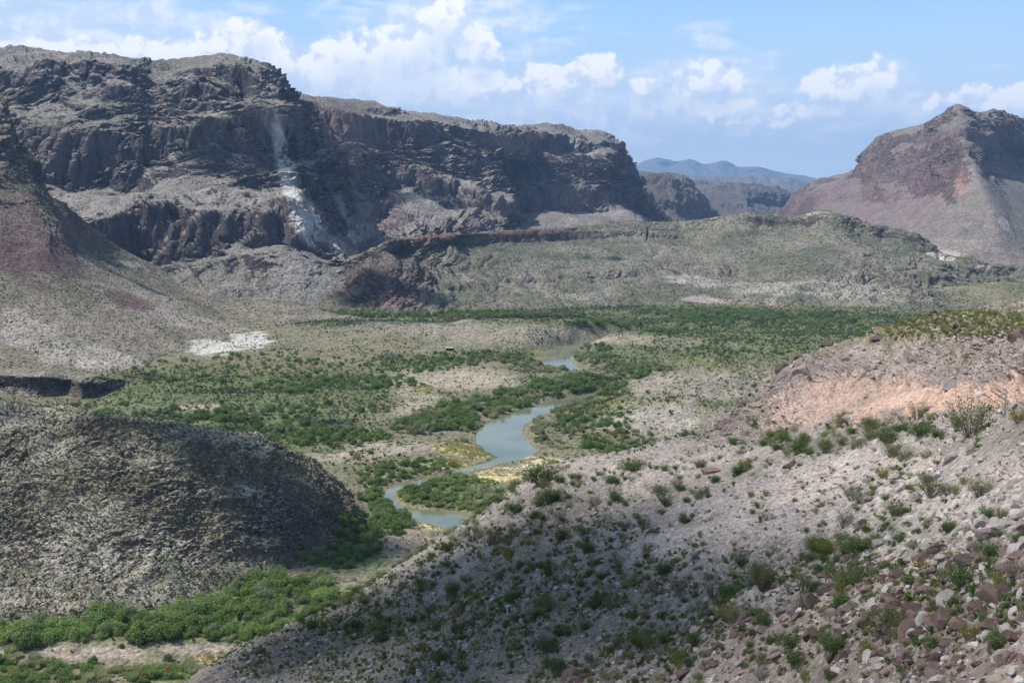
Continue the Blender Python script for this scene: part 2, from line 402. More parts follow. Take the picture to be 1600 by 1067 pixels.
M_far = terrain_mat('distant_rock', stone=3.2, scrub=6, bump=1.0, tone=0.5, rockbump=3.5, dotr=(.1, .42))
M_mid = terrain_mat('hill_rubble', stone=2.0, scrub=4.5, bump=1.0, tone=0.55, rockbump=3.0, dotr=(.12, .48), scrubcol=((.05, .06, .03), (.085, .10, .045)))
M_hill = terrain_mat('stony_hillside', stone=0.9, scrub=2.2, bump=1.0, tone=0.7, rockbump=2.5, dotr=(.15, .5), scrubcol=((.04, .05, .022), (.09, .10, .045)))
M_fore = terrain_mat('gravel_slope', stone=0.22, scrub=1.0, bump=0.8, tone=0.45, rockbump=2.0, dotr=(.05, .35), scrubcol=((.09, .10, .04), (.14, .15, .07)))
M_valley = terrain_mat('valley_ground', stone=1.6, scrub=4.2, bump=0.8, tone=0.5, rockbump=2.0, dotr=(.2, .55), scrubcol=((.045, .065, .028), (.09, .12, .045)))

def steepen(pts, a, b_):
    # the cliff stands steeper in its upper half and its talus runs out further
    o2 = [r[2] for r in pts[2]]
    pts[2] = [(x, y, p1[2] - a * (p1[2] - d)) for (x, y, d), p1 in zip(pts[2], pts[1])]
    pts[3] = [(x, y, n2[2] - b_ * (q - d)) for (x, y, d), n2, q in zip(pts[3], pts[2], o2)]
    return pts
def build_left_massif():
    pts = [
     [(-200,115,2300),(0,103,2250),(100,102,2250),(200,108,2250),(238,120,2300),(300,108,2300),(370,101,2250),(405,114,2200),(437,146,2260),(462,160,2500)],
     [(-200,145,2220),(0,132,2170),(90,132,2150),(190,138,2150),(240,152,2180),(300,136,2200),(375,136,2150),(416,166,2080),(438,178,2180),(470,182,2480)],
     [(-200,225,2020),(0,208,2000),(90,212,1980),(190,225,1960),(240,228,1990),(310,215,1950),(385,205,1930),(430,235,1880),(450,250,2080),(490,250,2430)],
     [(-200,320,1850),(0,285,1850),(90,292,1830),(190,290,1850),(250,292,1810),(320,290,1790),(400,300,1760),(452,312,1740),(480,320,1950),(520,320,2380)],
     [(-200,400,1700),(0,370,1700),(90,365,1680),(190,352,1720),(260,360,1670),(340,360,1650),(420,365,1620),(484,370,1630),(515,380,1800),(555,385,2300)],
     [(-200,500,1500),(0,480,1500),(90,470,1480),(200,460,1540),(280,460,1510),(370,462,1490),(450,466,1490),(530,450,1540),(560,425,1750),(590,420,2200)]]
    rows = [[P(*c) for c in r] for r in steepen(pts, .8, .85)]
    rows = back_rows(rows[0], 500, 10, 600) + rows + [[q * np.array([.95, 0.94, 0]) + np.array([0, 0, -12]) for q in rows[-1]]]
    landform('mountain', rows, 0, 620, M_far, amp=80, scale=300, gully=4, gscale=60, zstretch=1.0, terr=(0.62, 135, 20), talus=(25, 95), finez=.4, fine=(7, 13), seed=3,
        vstep=[12/500, 30/500, 50/500, 110/500, 100/500, 90/500, 90/500, 6/500], soil=(.235,.212,.19), soil2=(.17,.16,.13),
        spots=[(425,185,22,34,-12,(.28,.25,.24),.7),(438,232,14,56,-12,(.50,.48,.46),.97),(456,290,17,56,-16,(.52,.50,.48),.97),(486,350,25,52,-28,(.50,.48,.46),.97),(525,385,16,18,30,(.46,.43,.42),.9),(110,360,30,22,20,(.13,.085,.085),.5),(240,355,30,12,25,(.15,.10,.09),.6)], scrub=0.85)
build_left_massif()
def build_left_massif2():
    pts = [
     [(425,142,2750),(460,154,2680),(520,160,2680),(600,173,2720),(635,184,2780),(700,194,2850),(760,203,2950),(805,211,3080),(840,212,3350)],
     [(430,172,2650),(470,172,2560),(530,182,2560),(600,196,2640),(650,202,2700),(700,210,2780),(760,221,2890),(803,232,3030),(840,236,3300)],
     [(445,240,2480),(490,225,2300),(560,240,2320),(610,238,2440),(655,232,2450),(700,245,2500),(748,258,2560),(780,290,2880),(845,300,3280)],
     [(470,310,2350),(512,290,2150),(585,310,2230),(620,285,2300),(665,278,2290),(715,283,2310),(765,292,2390),(790,322,2780),(850,330,3200)],
     [(520,385,2200),(555,370,2000),(605,370,2150),(640,350,2170),(675,342,2170),(725,340,2200),(778,340,2260),(800,358,2700),(855,352,3100)],
     [(540,430,2050),(570,420,1950),(615,420,2080),(650,415,2100),(690,415,2100),(740,412,2130),(795,410,2200),(815,410,2600),(865,410,3000)]]
    rows = [[P(*c) for c in r] for r in steepen(pts, .45, .5)]
    rows = back_rows(rows[0], 500, 0, 700) + rows + [[q * np.array([.95, .94, 0]) + np.array([0, 0, -12]) for q in rows[-1]]]
    landform('mountain', rows, 0, 480, M_far, amp=60, scale=300, gully=8, gscale=70, zstretch=0.9, terr=(0.5, 150, 30), talus=(40, 110), finez=.25, fine=(7, 14), seed=14,
        vstep=[10/500, 24/500, 60/500, 110/500, 80/500, 90/500, 40/500, 6/500], soil=(.24,.215,.195), soil2=(.175,.16,.14), rock2=(.19,.14,.135),
        spots=[(480,225,28,60,-12,(.34,.32,.31),.75),(520,330,26,60,-22,(.40,.38,.36),.8),(570,290,60,80,-20,(.19,.14,.14),.6),(470,220,24,60,-14,(.34,.31,.30),.8),(505,352,26,52,-30,(.50,.48,.46),.95)], scrub=0.7)
build_left_massif2()
def build_left_massif3():
    pts = [
     [(760,204,3400),(815,207,3350),(845,202,3350),(900,213,3400),(950,222,3450),(968,246,3560),(984,276,3660),(1008,312,3800),(1050,350,3950)],
     [(760,226,3300),(815,226,3230),(852,224,3200),(902,234,3260),(944,252,3300),(966,272,3500),(988,302,3640),(1012,330,3800),(1052,354,3940)],
     [(760,280,3050),(820,268,2980),(868,270,2960),(905,275,3020),(932,298,3100),(970,318,3380),(994,334,3580),(1016,344,3740),(1066,355,3920)],
     [(760,330,2800),(825,322,2760),(872,320,2760),(915,318,2820),(965,325,2900),(1002,338,3280),(1018,345,3480),(1036,352,3650),(1068,360,3900)],
     [(760,365,2650),(830,360,2600),(880,355,2600),(925,350,2650),(990,350,2760),(1012,355,3150),(1026,360,3400),(1040,365,3550),(1070,370,3850)],
     [(760,410,2400),(830,405,2400),(880,400,2400),(930,400,2450),(1000,400,2500),(1020,400,2900),(1032,400,3200),(1048,400,3400),(1075,400,3700)]]
    rows = [[P(*c) for c in r] for r in steepen(pts, .4, .5)]
    rows = back_rows(rows[0], 500, 0, 700) + rows + [[q * np.array([.95, .94, 0]) + np.array([0, 0, -12]) for q in rows[-1]]]
    landform('mountain', rows, 0, 380, M_far, amp=46, scale=260, gully=6, gscale=70, zstretch=0.8, terr=(0.5, 150, 40), talus=(50, 150), finez=.3, fine=(8, 14), seed=25,
        vstep=[8/400, 20/400, 50/400, 90/400, 70/400, 50/400, 30/400, 6/400], soil=(.24,.215,.195), soil2=(.175,.16,.14), rock2=(.17,.12,.12), scrub=0.6)
build_left_massif3()
def build_far_mesas():
    for k, pts in enumerate([
     [[(950,274,4900),(1000,277,4700),(1040,278,4650),(1066,285,4700),(1082,300,4850),(1098,318,5050),(1125,345,5300)],
      [(960,290,4800),(1010,285,4560),(1045,284,4500),(1070,290,4620),(1088,305,4800),(1102,328,5000),(1127,350,5250)],
      [(960,330,4500),(1010,325,4250),(1045,325,4300),(1075,328,4450),(1092,335,4700),(1108,342,4900),(1128,356,5200)],
      [(960,390,3600),(1010,385,3600),(1050,385,3600),(1085,380,3900),(1105,375,4300),(1118,370,4600),(1135,370,5000)]],
     [[(1060,286,6500),(1105,293,6200),(1150,297,6100),(1180,299,6200),(1215,301,6400),(1250,309,6700),(1330,318,7000)],
      [(1060,305,6400),(1105,308,6000),(1150,311,5950),(1180,314,6100),(1215,314,6300),(1250,318,6600),(1330,324,6900)],
      [(1060,330,5800),(1105,325,5700),(1150,328,5600),(1185,330,5750),(1217,330,6000),(1252,330,6300),(1332,334,6700)],
      [(1060,370,4600),(1105,365,4700),(1150,365,4700),(1190,365,4800),(1220,360,5000),(1255,355,5400),(1335,350,6000)]]]):
        rows = [[P(*c) for c in r] for r in pts]
        rows = back_rows(rows[0], 900, 0, 500) + rows + [[q * np.array([.95, .94, 0]) + np.array([0, 0, -12]) for q in rows[-1]]]
        landform('mesa', rows, 170, 240, M_far, amp=34, scale=260, gully=12, gscale=90, terr=(0.5, 90, 40), fine=(9, 10), seed=35 + k,
                 soil=(.13,.115,.108), soil2=(.10,.092,.085), rock=(.085,.068,.068), rockslope=(.18,.34), scrub=0.4)
build_far_mesas()
def build_right_mountain():
    pts = [
     [(1190,342,4700),(1215,333,4600),(1255,290,4400),(1322,271,4200),(1345,260,4100),(1363,226,4050),(1386,208,4000),(1440,195,3850),(1472,178,3700),(1498,163,3620),(1520,177,3640),(1556,172,3700),(1590,187,3800),(1650,190,3900),(1760,230,3950)],
     [(1190,345,4600),(1216,337,4500),(1262,303,4250),(1322,284,4050),(1350,276,3950),(1374,250,3880),(1395,228,3800),(1448,212,3620),(1478,200,3450),(1502,196,3380),(1535,200,3500),(1570,205,3620),(1605,215,3720),(1660,225,3780),(1760,260,3800)],
     [(1195,348,4450),(1224,342,4350),(1270,322,4050),(1322,310,3820),(1350,300,3700),(1380,282,3560),(1412,270,3460),(1455,255,3300),(1486,245,3150),(1508,238,3080),(1552,255,3380),(1590,262,3560),(1625,270,3620),(1670,280,3650),(1760,300,3650)],
     [(1200,352,4200),(1235,350,4050),(1285,345,3700),(1330,338,3450),(1362,330,3350),(1395,320,3250),(1430,312,3150),(1468,302,3020),(1500,295,2900),(1530,288,2850),(1572,300,3000),(1608,308,3150),(1640,315,3250),(1680,320,3300),(1760,330,3300)],
     [(1210,365,3600),(1250,365,3450),(1300,365,3250),(1345,362,3050),(1380,358,2950),(1412,354,2900),(1446,350,2800),(1485,345,2720),(1520,342,2650),(1550,340,2600),(1585,345,2680),(1615,350,2750),(1650,355,2800),(1690,358,2850),(1760,362,2850)],
     [(1220,395,2700),(1260,400,2600),(1310,405,2500),(1360,408,2450),(1395,410,2420),(1428,411,2400),(1462,412,2400),(1500,412,2380),(1535,412,2360),(1565,412,2350),(1600,412,2350),(1630,414,2400),(1660,414,2400),(1700,414,2400),(1760,414,2400)]]
    rows = [[P(*c) for c in r] for r in pts]
    rows = back_rows(rows[0], 60, -10, 900) + rows + [[q * np.array([.95, .94, 0]) + np.array([0, 0, -12]) for q in rows[-1]]]
    landform('mountain', rows, 0, 480, M_far, amp=34, scale=240, gully=0, gscale=60, zstretch=1.0, terr=(0.35, 110, 20), talus=(130, 250), finez=.5, fine=(6, 9), seed=48,
        vstep=[8/400, 14/400, 60/400, 80/400, 80/400, 70/400, 50/400, 6/400], soil=(.20,.165,.152), soil2=(.175,.155,.135), rock=(.11,.082,.08), rock2=(.19,.135,.125), rockslope=(.24, .42),
        spots=[(1400,290,110,36,-38,(.185,.125,.125),.5),(1290,310,60,20,-30,(.18,.12,.12),.6),(1450,300,26,60,38,(.20,.13,.125),.45),(1500,290,14,22,20,(.30,.17,.14),.75),(1520,278,12,24,25,(.28,.23,.205),.6),
               (1530,240,22,16,10,(.20,.17,.165),.5),(1560,330,80,45,0,(.19,.175,.15),.5),(1480,395,30,7,10,(.42,.39,.33),.8),(1570,350,8,18,-35,(.36,.32,.29),.7),(1500,385,50,15,10,(.27,.22,.2),.6)], scrub=0.75)
build_right_mountain()
def build_far_range():
    crest = [(900,262),(960,262),(1000,259),(1030,253),(1052,254),(1080,252),(1100,258),(1128,255),(1150,262),(1190,263),(1215,270),(1250,276),(1275,281),(1320,287),(1400,292)]
    rows = [[P(x, y - 2, 26000) for x, y in crest], [P(x, y + 7, 25400) for x, y in crest], [P(x, 294, 24000) for x, y in crest]]
    rows = back_rows(rows[0], 200, -60, 1500) + rows + [[q * np.array([1, 1, 0]) + np.array([0, 0, -60]) for q in rows[-1]]]
    landform('mountain', rows, 90, 260, M_far, amp=130, scale=1500, gully=110, gscale=650, fine=(80, 50), seed=60, soil=(.17,.16,.16), soil2=(.14,.135,.135), scrub=0, spots=())
    crest = [(980,292),(1040,279),(1080,275),(1120,277),(1160,276),(1200,277),(1235,281),(1270,286),(1330,294),(1420,300)]
    rows = [[P(x, y, 14000) for x, y in crest], [P(x, y + 9, 13600) for x, y in crest], [P(x, 312, 11500) for x, y in crest]]
    rows = back_rows(rows[0], 900, -20, 900) + rows + [[q * np.array([1, 1, 0]) + np.array([0, 0, -60]) for q in rows[-1]]]
    landform('hills', rows, 80, 240, M_far, amp=45, scale=500, gully=30, gscale=220, fine=(30, 15), seed=66, soil=(.17,.15,.14), soil2=(.14,.125,.115), scrub=0)
build_far_range()
def build_near_left():
    # talus spur with a dark cliff at the left edge, falling to the valley floor
    top = [(-300,-40,1500),(-120,60,1500),(-34,128,1500),(4,172,1480),(26,222,1470),(48,274,1460),(66,302,1440),(120,340,1480),(200,395,1550),(300,437,1600),(370,459,1560),(440,470,1500),(520,490,1390),(620,503,1320)]
    mid = [(-300,180,1380),(-120,220,1380),(-30,262,1380),(5,285,1370),(30,290,1380),(52,292,1400),(72,310,1400),(110,360,1420),(180,410,1470),(270,448,1500),(345,470,1480),(420,482,1400),(510,498,1330),(615,508,1290)]
    m2 = [(-300,340,1220),(-120,350,1230),(-30,360,1240),(0,370,1240),(30,380,1250),(60,385,1260),(90,400,1270),(140,425,1290),(210,450,1330),(290,475,1350),(350,492,1340),(430,500,1290),(520,508,1260),(620,512,1240)]
    m3 = [(-300,450,1080),(-120,460,1080),(-30,470,1080),(0,475,1090),(30,480,1090),(70,482,1100),(110,490,1110),(170,500,1130),(240,512,1150),(310,520,1170),(360,523,1180),(440,525,1180),(530,525,1180),(630,525,1180)]
    b = [(-300,600),(-120,600),(-30,598),(20,596),(60,592),(110,590),(170,590),(230,585),(270,565),(320,552),(370,550),(450,545),(540,540),(650,536)]
    rows = [[P(*c) for c in r] for r in (top, mid, m2, m3)] + [[G(x, y, -2) for x, y in b]]
    rows = back_rows(rows[0], 15, -8, 110) + rows + [[q * np.array([1, .98, 0]) + np.array([0, 0, -20]) for q in rows[-1]]]
    def am(p, vv): return 0.25 + 0.75 * ss(p[..., 2], 60, 200)
    landform('hillside', rows, 0, 640, M_mid, amp=26, scale=130, gully=4, gscale=50, fine=(2.5, 5), seed=71, terr=(0.0, 60, 0), ampmask=am,
        vstep=[6/500, 16/500, 100/500, 100/500, 120/500, 120/500, 8/500], soil=(.225,.195,.155), soil2=(.165,.15,.105), rockslope=(.30,.45), rock=(.10,.078,.078), rock2=(.14,.10,.098),
        spots=[(60,400,85,42,12,(.125,.078,.075),.85),(20,335,55,40,10,(.16,.11,.10),.7),(195,470,58,11,20,(.13,.08,.078),.8),(130,350,40,25,30,(.17,.12,.11),.5),(200,412,26,5,10,(.40,.35,.29),.7),
               (335,541,46,13,8,(.50,.48,.44),.9),(390,531,36,14,8,(.50,.48,.44),.9),(430,532,20,7,5,(.60,.57,.52),.9),(240,460,60,10,20,(.30,.27,.22),.5),(40,510,60,30,20,(.36,.32,.29),.5),(150,560,110,22,12,(.36,.33,.30),.6),(300,500,90,14,10,(.33,.27,.24),.6)],
        scrub=0.95, scrubspots=[(330,540,38,11,.05),(385,530,30,12,.05),(60,400,80,40,.35)])
build_near_left()
def build_ridge():
    xs = [440,500,560,600,640,720,800,900,1000,1060,1160,1240,1290,1350,1420,1480,1560,1720]
    ty = [466,432,398,380,374,367,362,355,347,346,336,338,331,348,366,396,414,425]
    td = [1570,1600,1640,1660,1720,1830,1950,2050,2100,2120,2120,2120,2080,2060,2020,1960,1900,1900]
    by = [470,487,493,496,496,492,487,483,481,480,479,480,481,482,484,486,488,490]
    top = [(x, y, d) for x, y, d in zip(xs, ty, td)]
    base = [(x, y, gd(x, y)) for x, y in zip(xs, by)]
    rows = rows_between(top, base, [(0, 0), (.12, .05), (.34, .30), (.6, .58), (.82, .82), (1, 1)],
        lift=[(610, 420, 45, 40, -60), (700, 430, 40, 40, 40), (1000, 365, 40, 25, -40), (1190, 345, 40, 15, -40), (900, 440, 60, 40, -25), (1250, 440, 60, 40, -60), (1400, 450, 80, 30, -60), (1500, 455, 60, 20, -60)])
    rows = back_rows(rows[0], 60, -6, 260) + rows + [[q * np.array([1, .985, 0]) + np.array([0, 0, -20]) for q in rows[-1]]]
    def am(p, vv):
        X, Y, _ = scr(p); return 0.45 + 0.5 * np.exp(-((X - 600) / 110) ** 2) + 0.5 * ss(X, 1250, 1450)
    landform('ridge', rows, 0, 1000, M_mid, amp=22, scale=110, gully=11, gscale=50, zstretch=1.0, fine=(2.5, 5), seed=82, terr=(0.22, 45, 0), ampmask=am,
        vstep=[6/400, 14/400, 60/400, 80/400, 90/400, 70/400, 50/400, 8/400], soil=(.205,.185,.15), soil2=(.13,.13,.09), rock=(.09,.075,.075), rock2=(.14,.11,.105), rockslope=(.30,.42),
        spots=[(760,368,140,5,-3,(.15,.085,.075),.85),(640,372,60,7,-5,(.18,.11,.09),.7),(610,430,70,45,-30,(.12,.09,.085),.55),(605,465,18,22,20,(.30,.19,.165),.8),(640,455,20,30,0,(.20,.14,.125),.6),(540,440,60,20,-35,(.12,.09,.085),.6),
               (1090,440,50,10,5,(.36,.32,.30),.75),(1100,468,40,7,5,(.42,.34,.32),.7),(1205,450,60,12,0,(.36,.33,.29),.65),(1200,472,18,7,0,(.45,.36,.34),.7),(1330,455,90,22,0,(.34,.31,.27),.6),(1470,400,22,6,10,(.55,.51,.43),.85),(1535,417,22,4,0,(.5,.46,.40),.8),
               (1400,360,45,14,15,(.11,.10,.085),.6),(1010,355,40,9,5,(.10,.085,.08),.55),(1190,345,35,7,0,(.10,.09,.08),.55),(900,462,40,8,0,(.34,.31,.28),.5),(1280,334,30,6,0,(.40,.38,.28),.7),(1100,352,120,8,0,(.24,.24,.17),.5)],
        scrub=1.0, scrubspots=[(1100,468,30,7,.25),(1470,400,22,6,.1)])
build_ridge()
def build_left_hill():
    top = [(-300,600,520),(-120,612,500),(0,626,492),(70,636,488),(130,646,484),(250,660,480),(350,674,482),(430,692,490),(480,720,500),(520,757,508),(560,803,516),(600,842,525),(640,856,530)]
    base = [(-300,1045),(-120,1015),(0,1000),(70,990),(130,982),(250,962),(350,935),(430,912),(480,898),(520,888),(560,876),(605,864),(645,858)]
    base = [(x, y, gd(x, y)) for x, y in base]
    rows = rows_between(top, base, [(0, 0), (.05, .14), (.22, .36), (.5, .58), (.78, .80), (1, 1)])
    rows = back_rows(rows[0], 25, -6, 60, -8) + rows + [[q * np.array([1, .985, 0]) + np.array([0, 0, -8]) for q in rows[-1]]]
    landform('hill', rows, 0, 720, M_hill, amp=6.5, scale=38, gully=1.4, gscale=20, zstretch=1.0, fine=(0.6, 1.9), lumpy=True, seed=93, terr=(0, 1, 0),
        vstep=[6/600, 16/600, 60/600, 130/600, 160/600, 130/600, 60/600, 6/600], soil=(.285,.26,.21), soil2=(.155,.148,.095), rock=(.09,.077,.062), rock2=(.15,.13,.105), rockslope=(.30,.55),
        spots=[(60,660,140,20,5,(.26,.24,.18),.6)], scrub=0.95)
build_left_hill()
def build_bluff():
    top = [(-120, 588, 16), (-20, 586, 16), (60, 590, 15), (110, 594, 14), (128, 598, 13), (150, 603, 9), (185, 612, 3), (215, 618, 1)]
    base = [(-120, 622), (-20, 620), (45, 626), (90, 622), (122, 633), (140, 628), (180, 617), (215, 621)]
    t = []; m = []; b = []
    for (x, y, z), (bx, by) in zip(top, base):
        q = G(bx, by, 0); e = P(x, y, q[1] * 1.012); b.append(q + np.array([0, 0, -3])); t.append(e); m.append((q * .45 + e * .55) + np.array([0, 6, 0]))
    bk = [q + np.array([0, 26, 1]) for q in t]; bk2 = [np.array([q[0], q[1] + 90, -4]) for q in t]
    landform('bluff', [bk2, bk, t, m, b], 150, 260, M_mid, amp=2.2, scale=12, gully=.8, gscale=9, zstretch=.5, fine=(.8, .8), seed=131, vstep=[10/150, 20/150, 50/150, 50/150], keep_last=0,
        soil=(.24,.21,.175), soil2=(.18,.165,.12), rock=(.15,.12,.10), rock2=(.21,.175,.15), rockslope=(.35, .6), scrub=.6)
build_bluff()
def w(x, y, z): return np.array([x, y, z], float)
def build_foreground():
    sil = [(120,1190,88),(300,1066,96),(430,990,104),(560,934,110),(640,884,116),(720,830,120),(800,770,124),(850,732,127),(900,716,127),(1000,708,121),(1100,702,113),(1190,692,106),(1290,682,98),(1400,672,88),(1500,660,76),(1600,645,64),(1760,625,50),(2100,560,40),(3000,450,30),(5000,300,24)]
    bot = [(60,1400,62),(200,1400,62),(300,1400,60),(420,1400,57),(500,1400,54),(580,1400,51),(660,1400,48),(720,1400,46),(780,1400,44),(880,1400,40),(1000,1400,36),(1100,1400,33),(1200,1400,30),(1320,1400,26),(1430,1400,23),(1550,1400,20),(1760,1400,16),(2100,1400,12),(3000,1300,10),(5000,1100,9)]
    rows = []
    for fy in (0, .06, .2, .4, .6, .8, 1):
        r = []
        for s, b_ in zip(sil, bot):
            x = s[0] + (b_[0] - s[0]) * fy; y = s[1] + (b_[1] - s[1]) * fy
            k = 1 / s[2] + (1 / b_[2] - 1 / s[2]) * (fy + 0.35 * fy * (1 - fy) * 0.3)
            r.append(P(x, y, 1 / k))
        rows.append(r)
    near = [w(-60 + 4.5 * i, 6 - 0.5 * i, 118 + 1.9 * i) for i in range(17)] + [w(24, -4, 150.2), w(40, -5, 151.5), w(60, -6, 153)]
    b1, b2 = [], []
    for i, (s, c) in enumerate(zip(sil, rows[0])):
        h = np.array([c[0], c[1], 0]); h /= np.linalg.norm(h)
        k = ss(s[0], 880, 1050)
        b1.append(c + h * (6 * (1 - k) + 12 * k) + w(0, 0, -3.5 * (1 - k) - 1.2 * k) + w(-3 * (1 - k), 0, 0))
        far = c + h * 140; far = w(far[0] - 25, far[1], -8)
        road = c + h * 30 + w(0, 0, -6)
        b2.append(far * (1 - k) + road * k)
    rows = [b2, b1] + rows + [near]
    def am(p, vv): return 0.4 + 0.6 * ss(np.hypot(p[..., 0], p[..., 1]), 15, 60)
    landform('slope', rows, 760, 1180, M_fore, amp=1.5, scale=18, gully=0.18, gscale=7, zstretch=1.0, fine=(0.45, 0.5), lumpy=True, seed=101, terr=(0, 1, 0), ampmask=am,
        vstep=[10/800, 20/800, 60/800, 150/800, 190/800, 170/800, 80/800, 30/800, 6/800], keep_last=0,
        soil=(.285,.25,.226), soil2=(.205,.18,.156), rock=(.22,.18,.16), rock2=(.28,.23,.20), rockslope=(.62,.85),
        spots=[(700,1010,420,110,-8,(.17,.15,.12),.7),(1300,1040,400,80,-5,(.19,.155,.13),.7),(1360,800,90,30,-25,(.46,.40,.29),.35),(1500,760,120,60,-20,(.44,.39,.35),.4),(1250,780,240,60,-20,(.43,.37,.34),.5)], scrub=0.35)
build_foreground()
def build_bank():
    crest = [(1050,716,128),(1088,700,128),(1120,664,128),(1160,630,128),(1215,583,128),(1290,547,130),(1400,512,134),(1500,490,134),(1600,472,128),(1760,450,115),(2100,400,105),(3000,300,90),(5000,200,80)]
    lip = [(1050,718,126),(1090,704,125),(1125,671,124),(1166,639,123),(1224,593,122),(1300,560,121),(1400,541,118),(1500,528,108),(1600,516,95),(1760,500,82),(2100,470,72),(3000,400,62),(5000,300,55)]
    mid = [(1052,720,123),(1094,708,120),(1133,684,118),(1178,660,116),(1238,628,115),(1310,602,112),(1400,592,107),(1500,575,97),(1600,556,84),(1760,545,72),(2100,510,60),(3000,430,50),(5000,330,44)]
    base = [(1055,728,118),(1100,720,113),(1148,712,111),(1200,706,108),(1262,703,104),(1322,699,99),(1402,690,92),(1502,678,80),(1602,665,67),(1762,650,54),(2100,600,45),(3000,480,36),(5000,340,30)]
    rows = [[P(*c) for c in r] for r in (crest, lip, mid, base)]
    dn = [q + w(0, -3, -6) for q in rows[-1]]
    r1, r2 = [], []
    for c in rows[0]:
        h = np.array([c[0], c[1], 0]); h /= np.linalg.norm(h); r1.append(c + h * 8 + w(0, 0, -1.5)); q = c + h * 170; r2.append(w(q[0] - 40, q[1], -8))
    rows = [r2, r1] + rows + [dn]
    def am(p, vv):
        X, Y, _ = scr(p); k = np.exp(-(((X - 1330) / 110) ** 2 + ((Y - 628) / 34) ** 2) ** 2) + np.exp(-(((X - 1520) / 130) ** 2 + ((Y - 625) / 26) ** 2) ** 2)
        return 1 - .6 * np.clip(k, 0, 1)
    landform('bank', rows, 0, 820, M_fore, ampmask=am, amp=1.5, scale=9, gully=0.8, gscale=2.2, fine=(0.45, 0.30), seed=113, terr=(0, 1, 0),
        vstep=[8/500, 14/500, 90/500, 170/500, 170/500, 30/500], keep_last=0, soil=(.31,.255,.228), soil2=(.24,.195,.17), rock=(.36,.30,.27), rock2=(.31,.26,.235), rockslope=(.6,.85),
        spots=[(1480,508,230,26,-10,(.15,.15,.07),.7),(1300,552,60,10,-20,(.22,.18,.13),.6),(1320,625,130,44,-8,(.35,.25,.205),.92),(1500,622,140,26,-3,(.45,.31,.24),.92),(1590,600,80,26,-20,(.42,.295,.235),.9),(1240,640,40,22,-25,(.40,.29,.25),.6),(1150,670,45,20,-35,(.17,.145,.13),.6),(1220,600,30,12,-40,(.18,.155,.14),.6)],
        scrub=0.15, scrubspots=[(1480,508,230,26,.8),(1340,620,120,40,0),(1520,620,120,30,0)])
build_bank()

# ------------------------------------------------------------------ river and valley floor
RIV = [(1060,516,9),(990,524,9),(900,540,10),(868,553,16),(869,566,16),(900,578,6),(960,584,5),(990,592,5),(962,606,6.5),(905,621,8.5),(855,634,10),(815,648,12),(785,666,12),(782,686,15),(797,702,15),(800,711,7.5),(765,723,3.5),(700,738,2.4),(655,751,3),(628,757,4.2),(610,767,2.0),(622,790,2.4),(658,802,8),(695,808,12.5),(745,821,13),(800,870,14),(850,930,14)]
rp = np.array([G(x, y, 0)[:2] for x, y, _ in RIV]); rw = np.array([c[2] for c in RIV], float)
tt = np.linspace(0, len(RIV) - 1, 260)
rpc = cat1(rp, tt, 0); rwc = np.interp(tt, np.arange(len(RIV)), rw)
def river_dist(xy):
    shp = xy.shape[:-1]; q = xy.reshape(-1, 2); best = np.full(len(q), 1e9, np.float32)
    lo = rpc.min(0) - 60; hi = rpc.max(0) + 60
    m = np.where((q[:, 0] > lo[0]) & (q[:, 0] < hi[0]) & (q[:, 1] > lo[1]) & (q[:, 1] < hi[1]))[0]
    qq = q[m].astype(np.float32); bb = np.full(len(m), 1e9, np.float32)
    for i in range(len(rpc) - 1):
        a = rpc[i].astype(np.float32); b = rpc[i + 1].astype(np.float32); ab = b - a
        t = np.clip(((qq - a) @ ab) / (ab @ ab), 0, 1)
        d = np.hypot(qq[:, 0] - a[0] - t * ab[0], qq[:, 1] - a[1] - t * ab[1]) - (rwc[i] + t * (rwc[i + 1] - rwc[i]))
        bb = np.minimum(bb, d)
    best[m] = bb
    return best.reshape(shp)
# mounds on the valley floor: px, py, radius x, radius y (m), height
MOUNDS = [(780,520,150,60,15),(640,512,140,50,9),(890,512,60,50,9),(1080,590,75,60,15),(1010,640,42,35,12),(1100,655,50,35,13),(1180,590,70,60,12),(720,590,50,40,2.5),(1350,540,160,80,8),(330,630,60,30,3),
          (180,1010,60,15,1.5),(1560,455,120,70,22),(470,560,120,40,4)]
def ground_z(x, y):
    z = fbm(np.stack([x, y, x * 0], -1), 140, 5, 200) * 3.5 + 2.5
    for (cx, cy_, rx, ry, h) in MOUNDS:
        c = G(cx, cy_, h * .6)
        z = z + h * np.exp(-((x - c[0]) / rx) ** 2 - ((y - c[1]) / ry) ** 2)
    z = z + fbm(np.stack([x, y, x * 0], -1), 14, 4, 220, ridged=True) * 0.6 * ss(z, 3, 8) + np.clip(z - 5, 0, 12) * fbm(np.stack([x, y, x * 0], -1), 40, 4, 230, ridged=True) * .22
    return np.maximum(z, 0.7)
PN = lambda x, y, s, sd: fbm(np.stack([x, y, x * 0], -1), s, 4, sd)
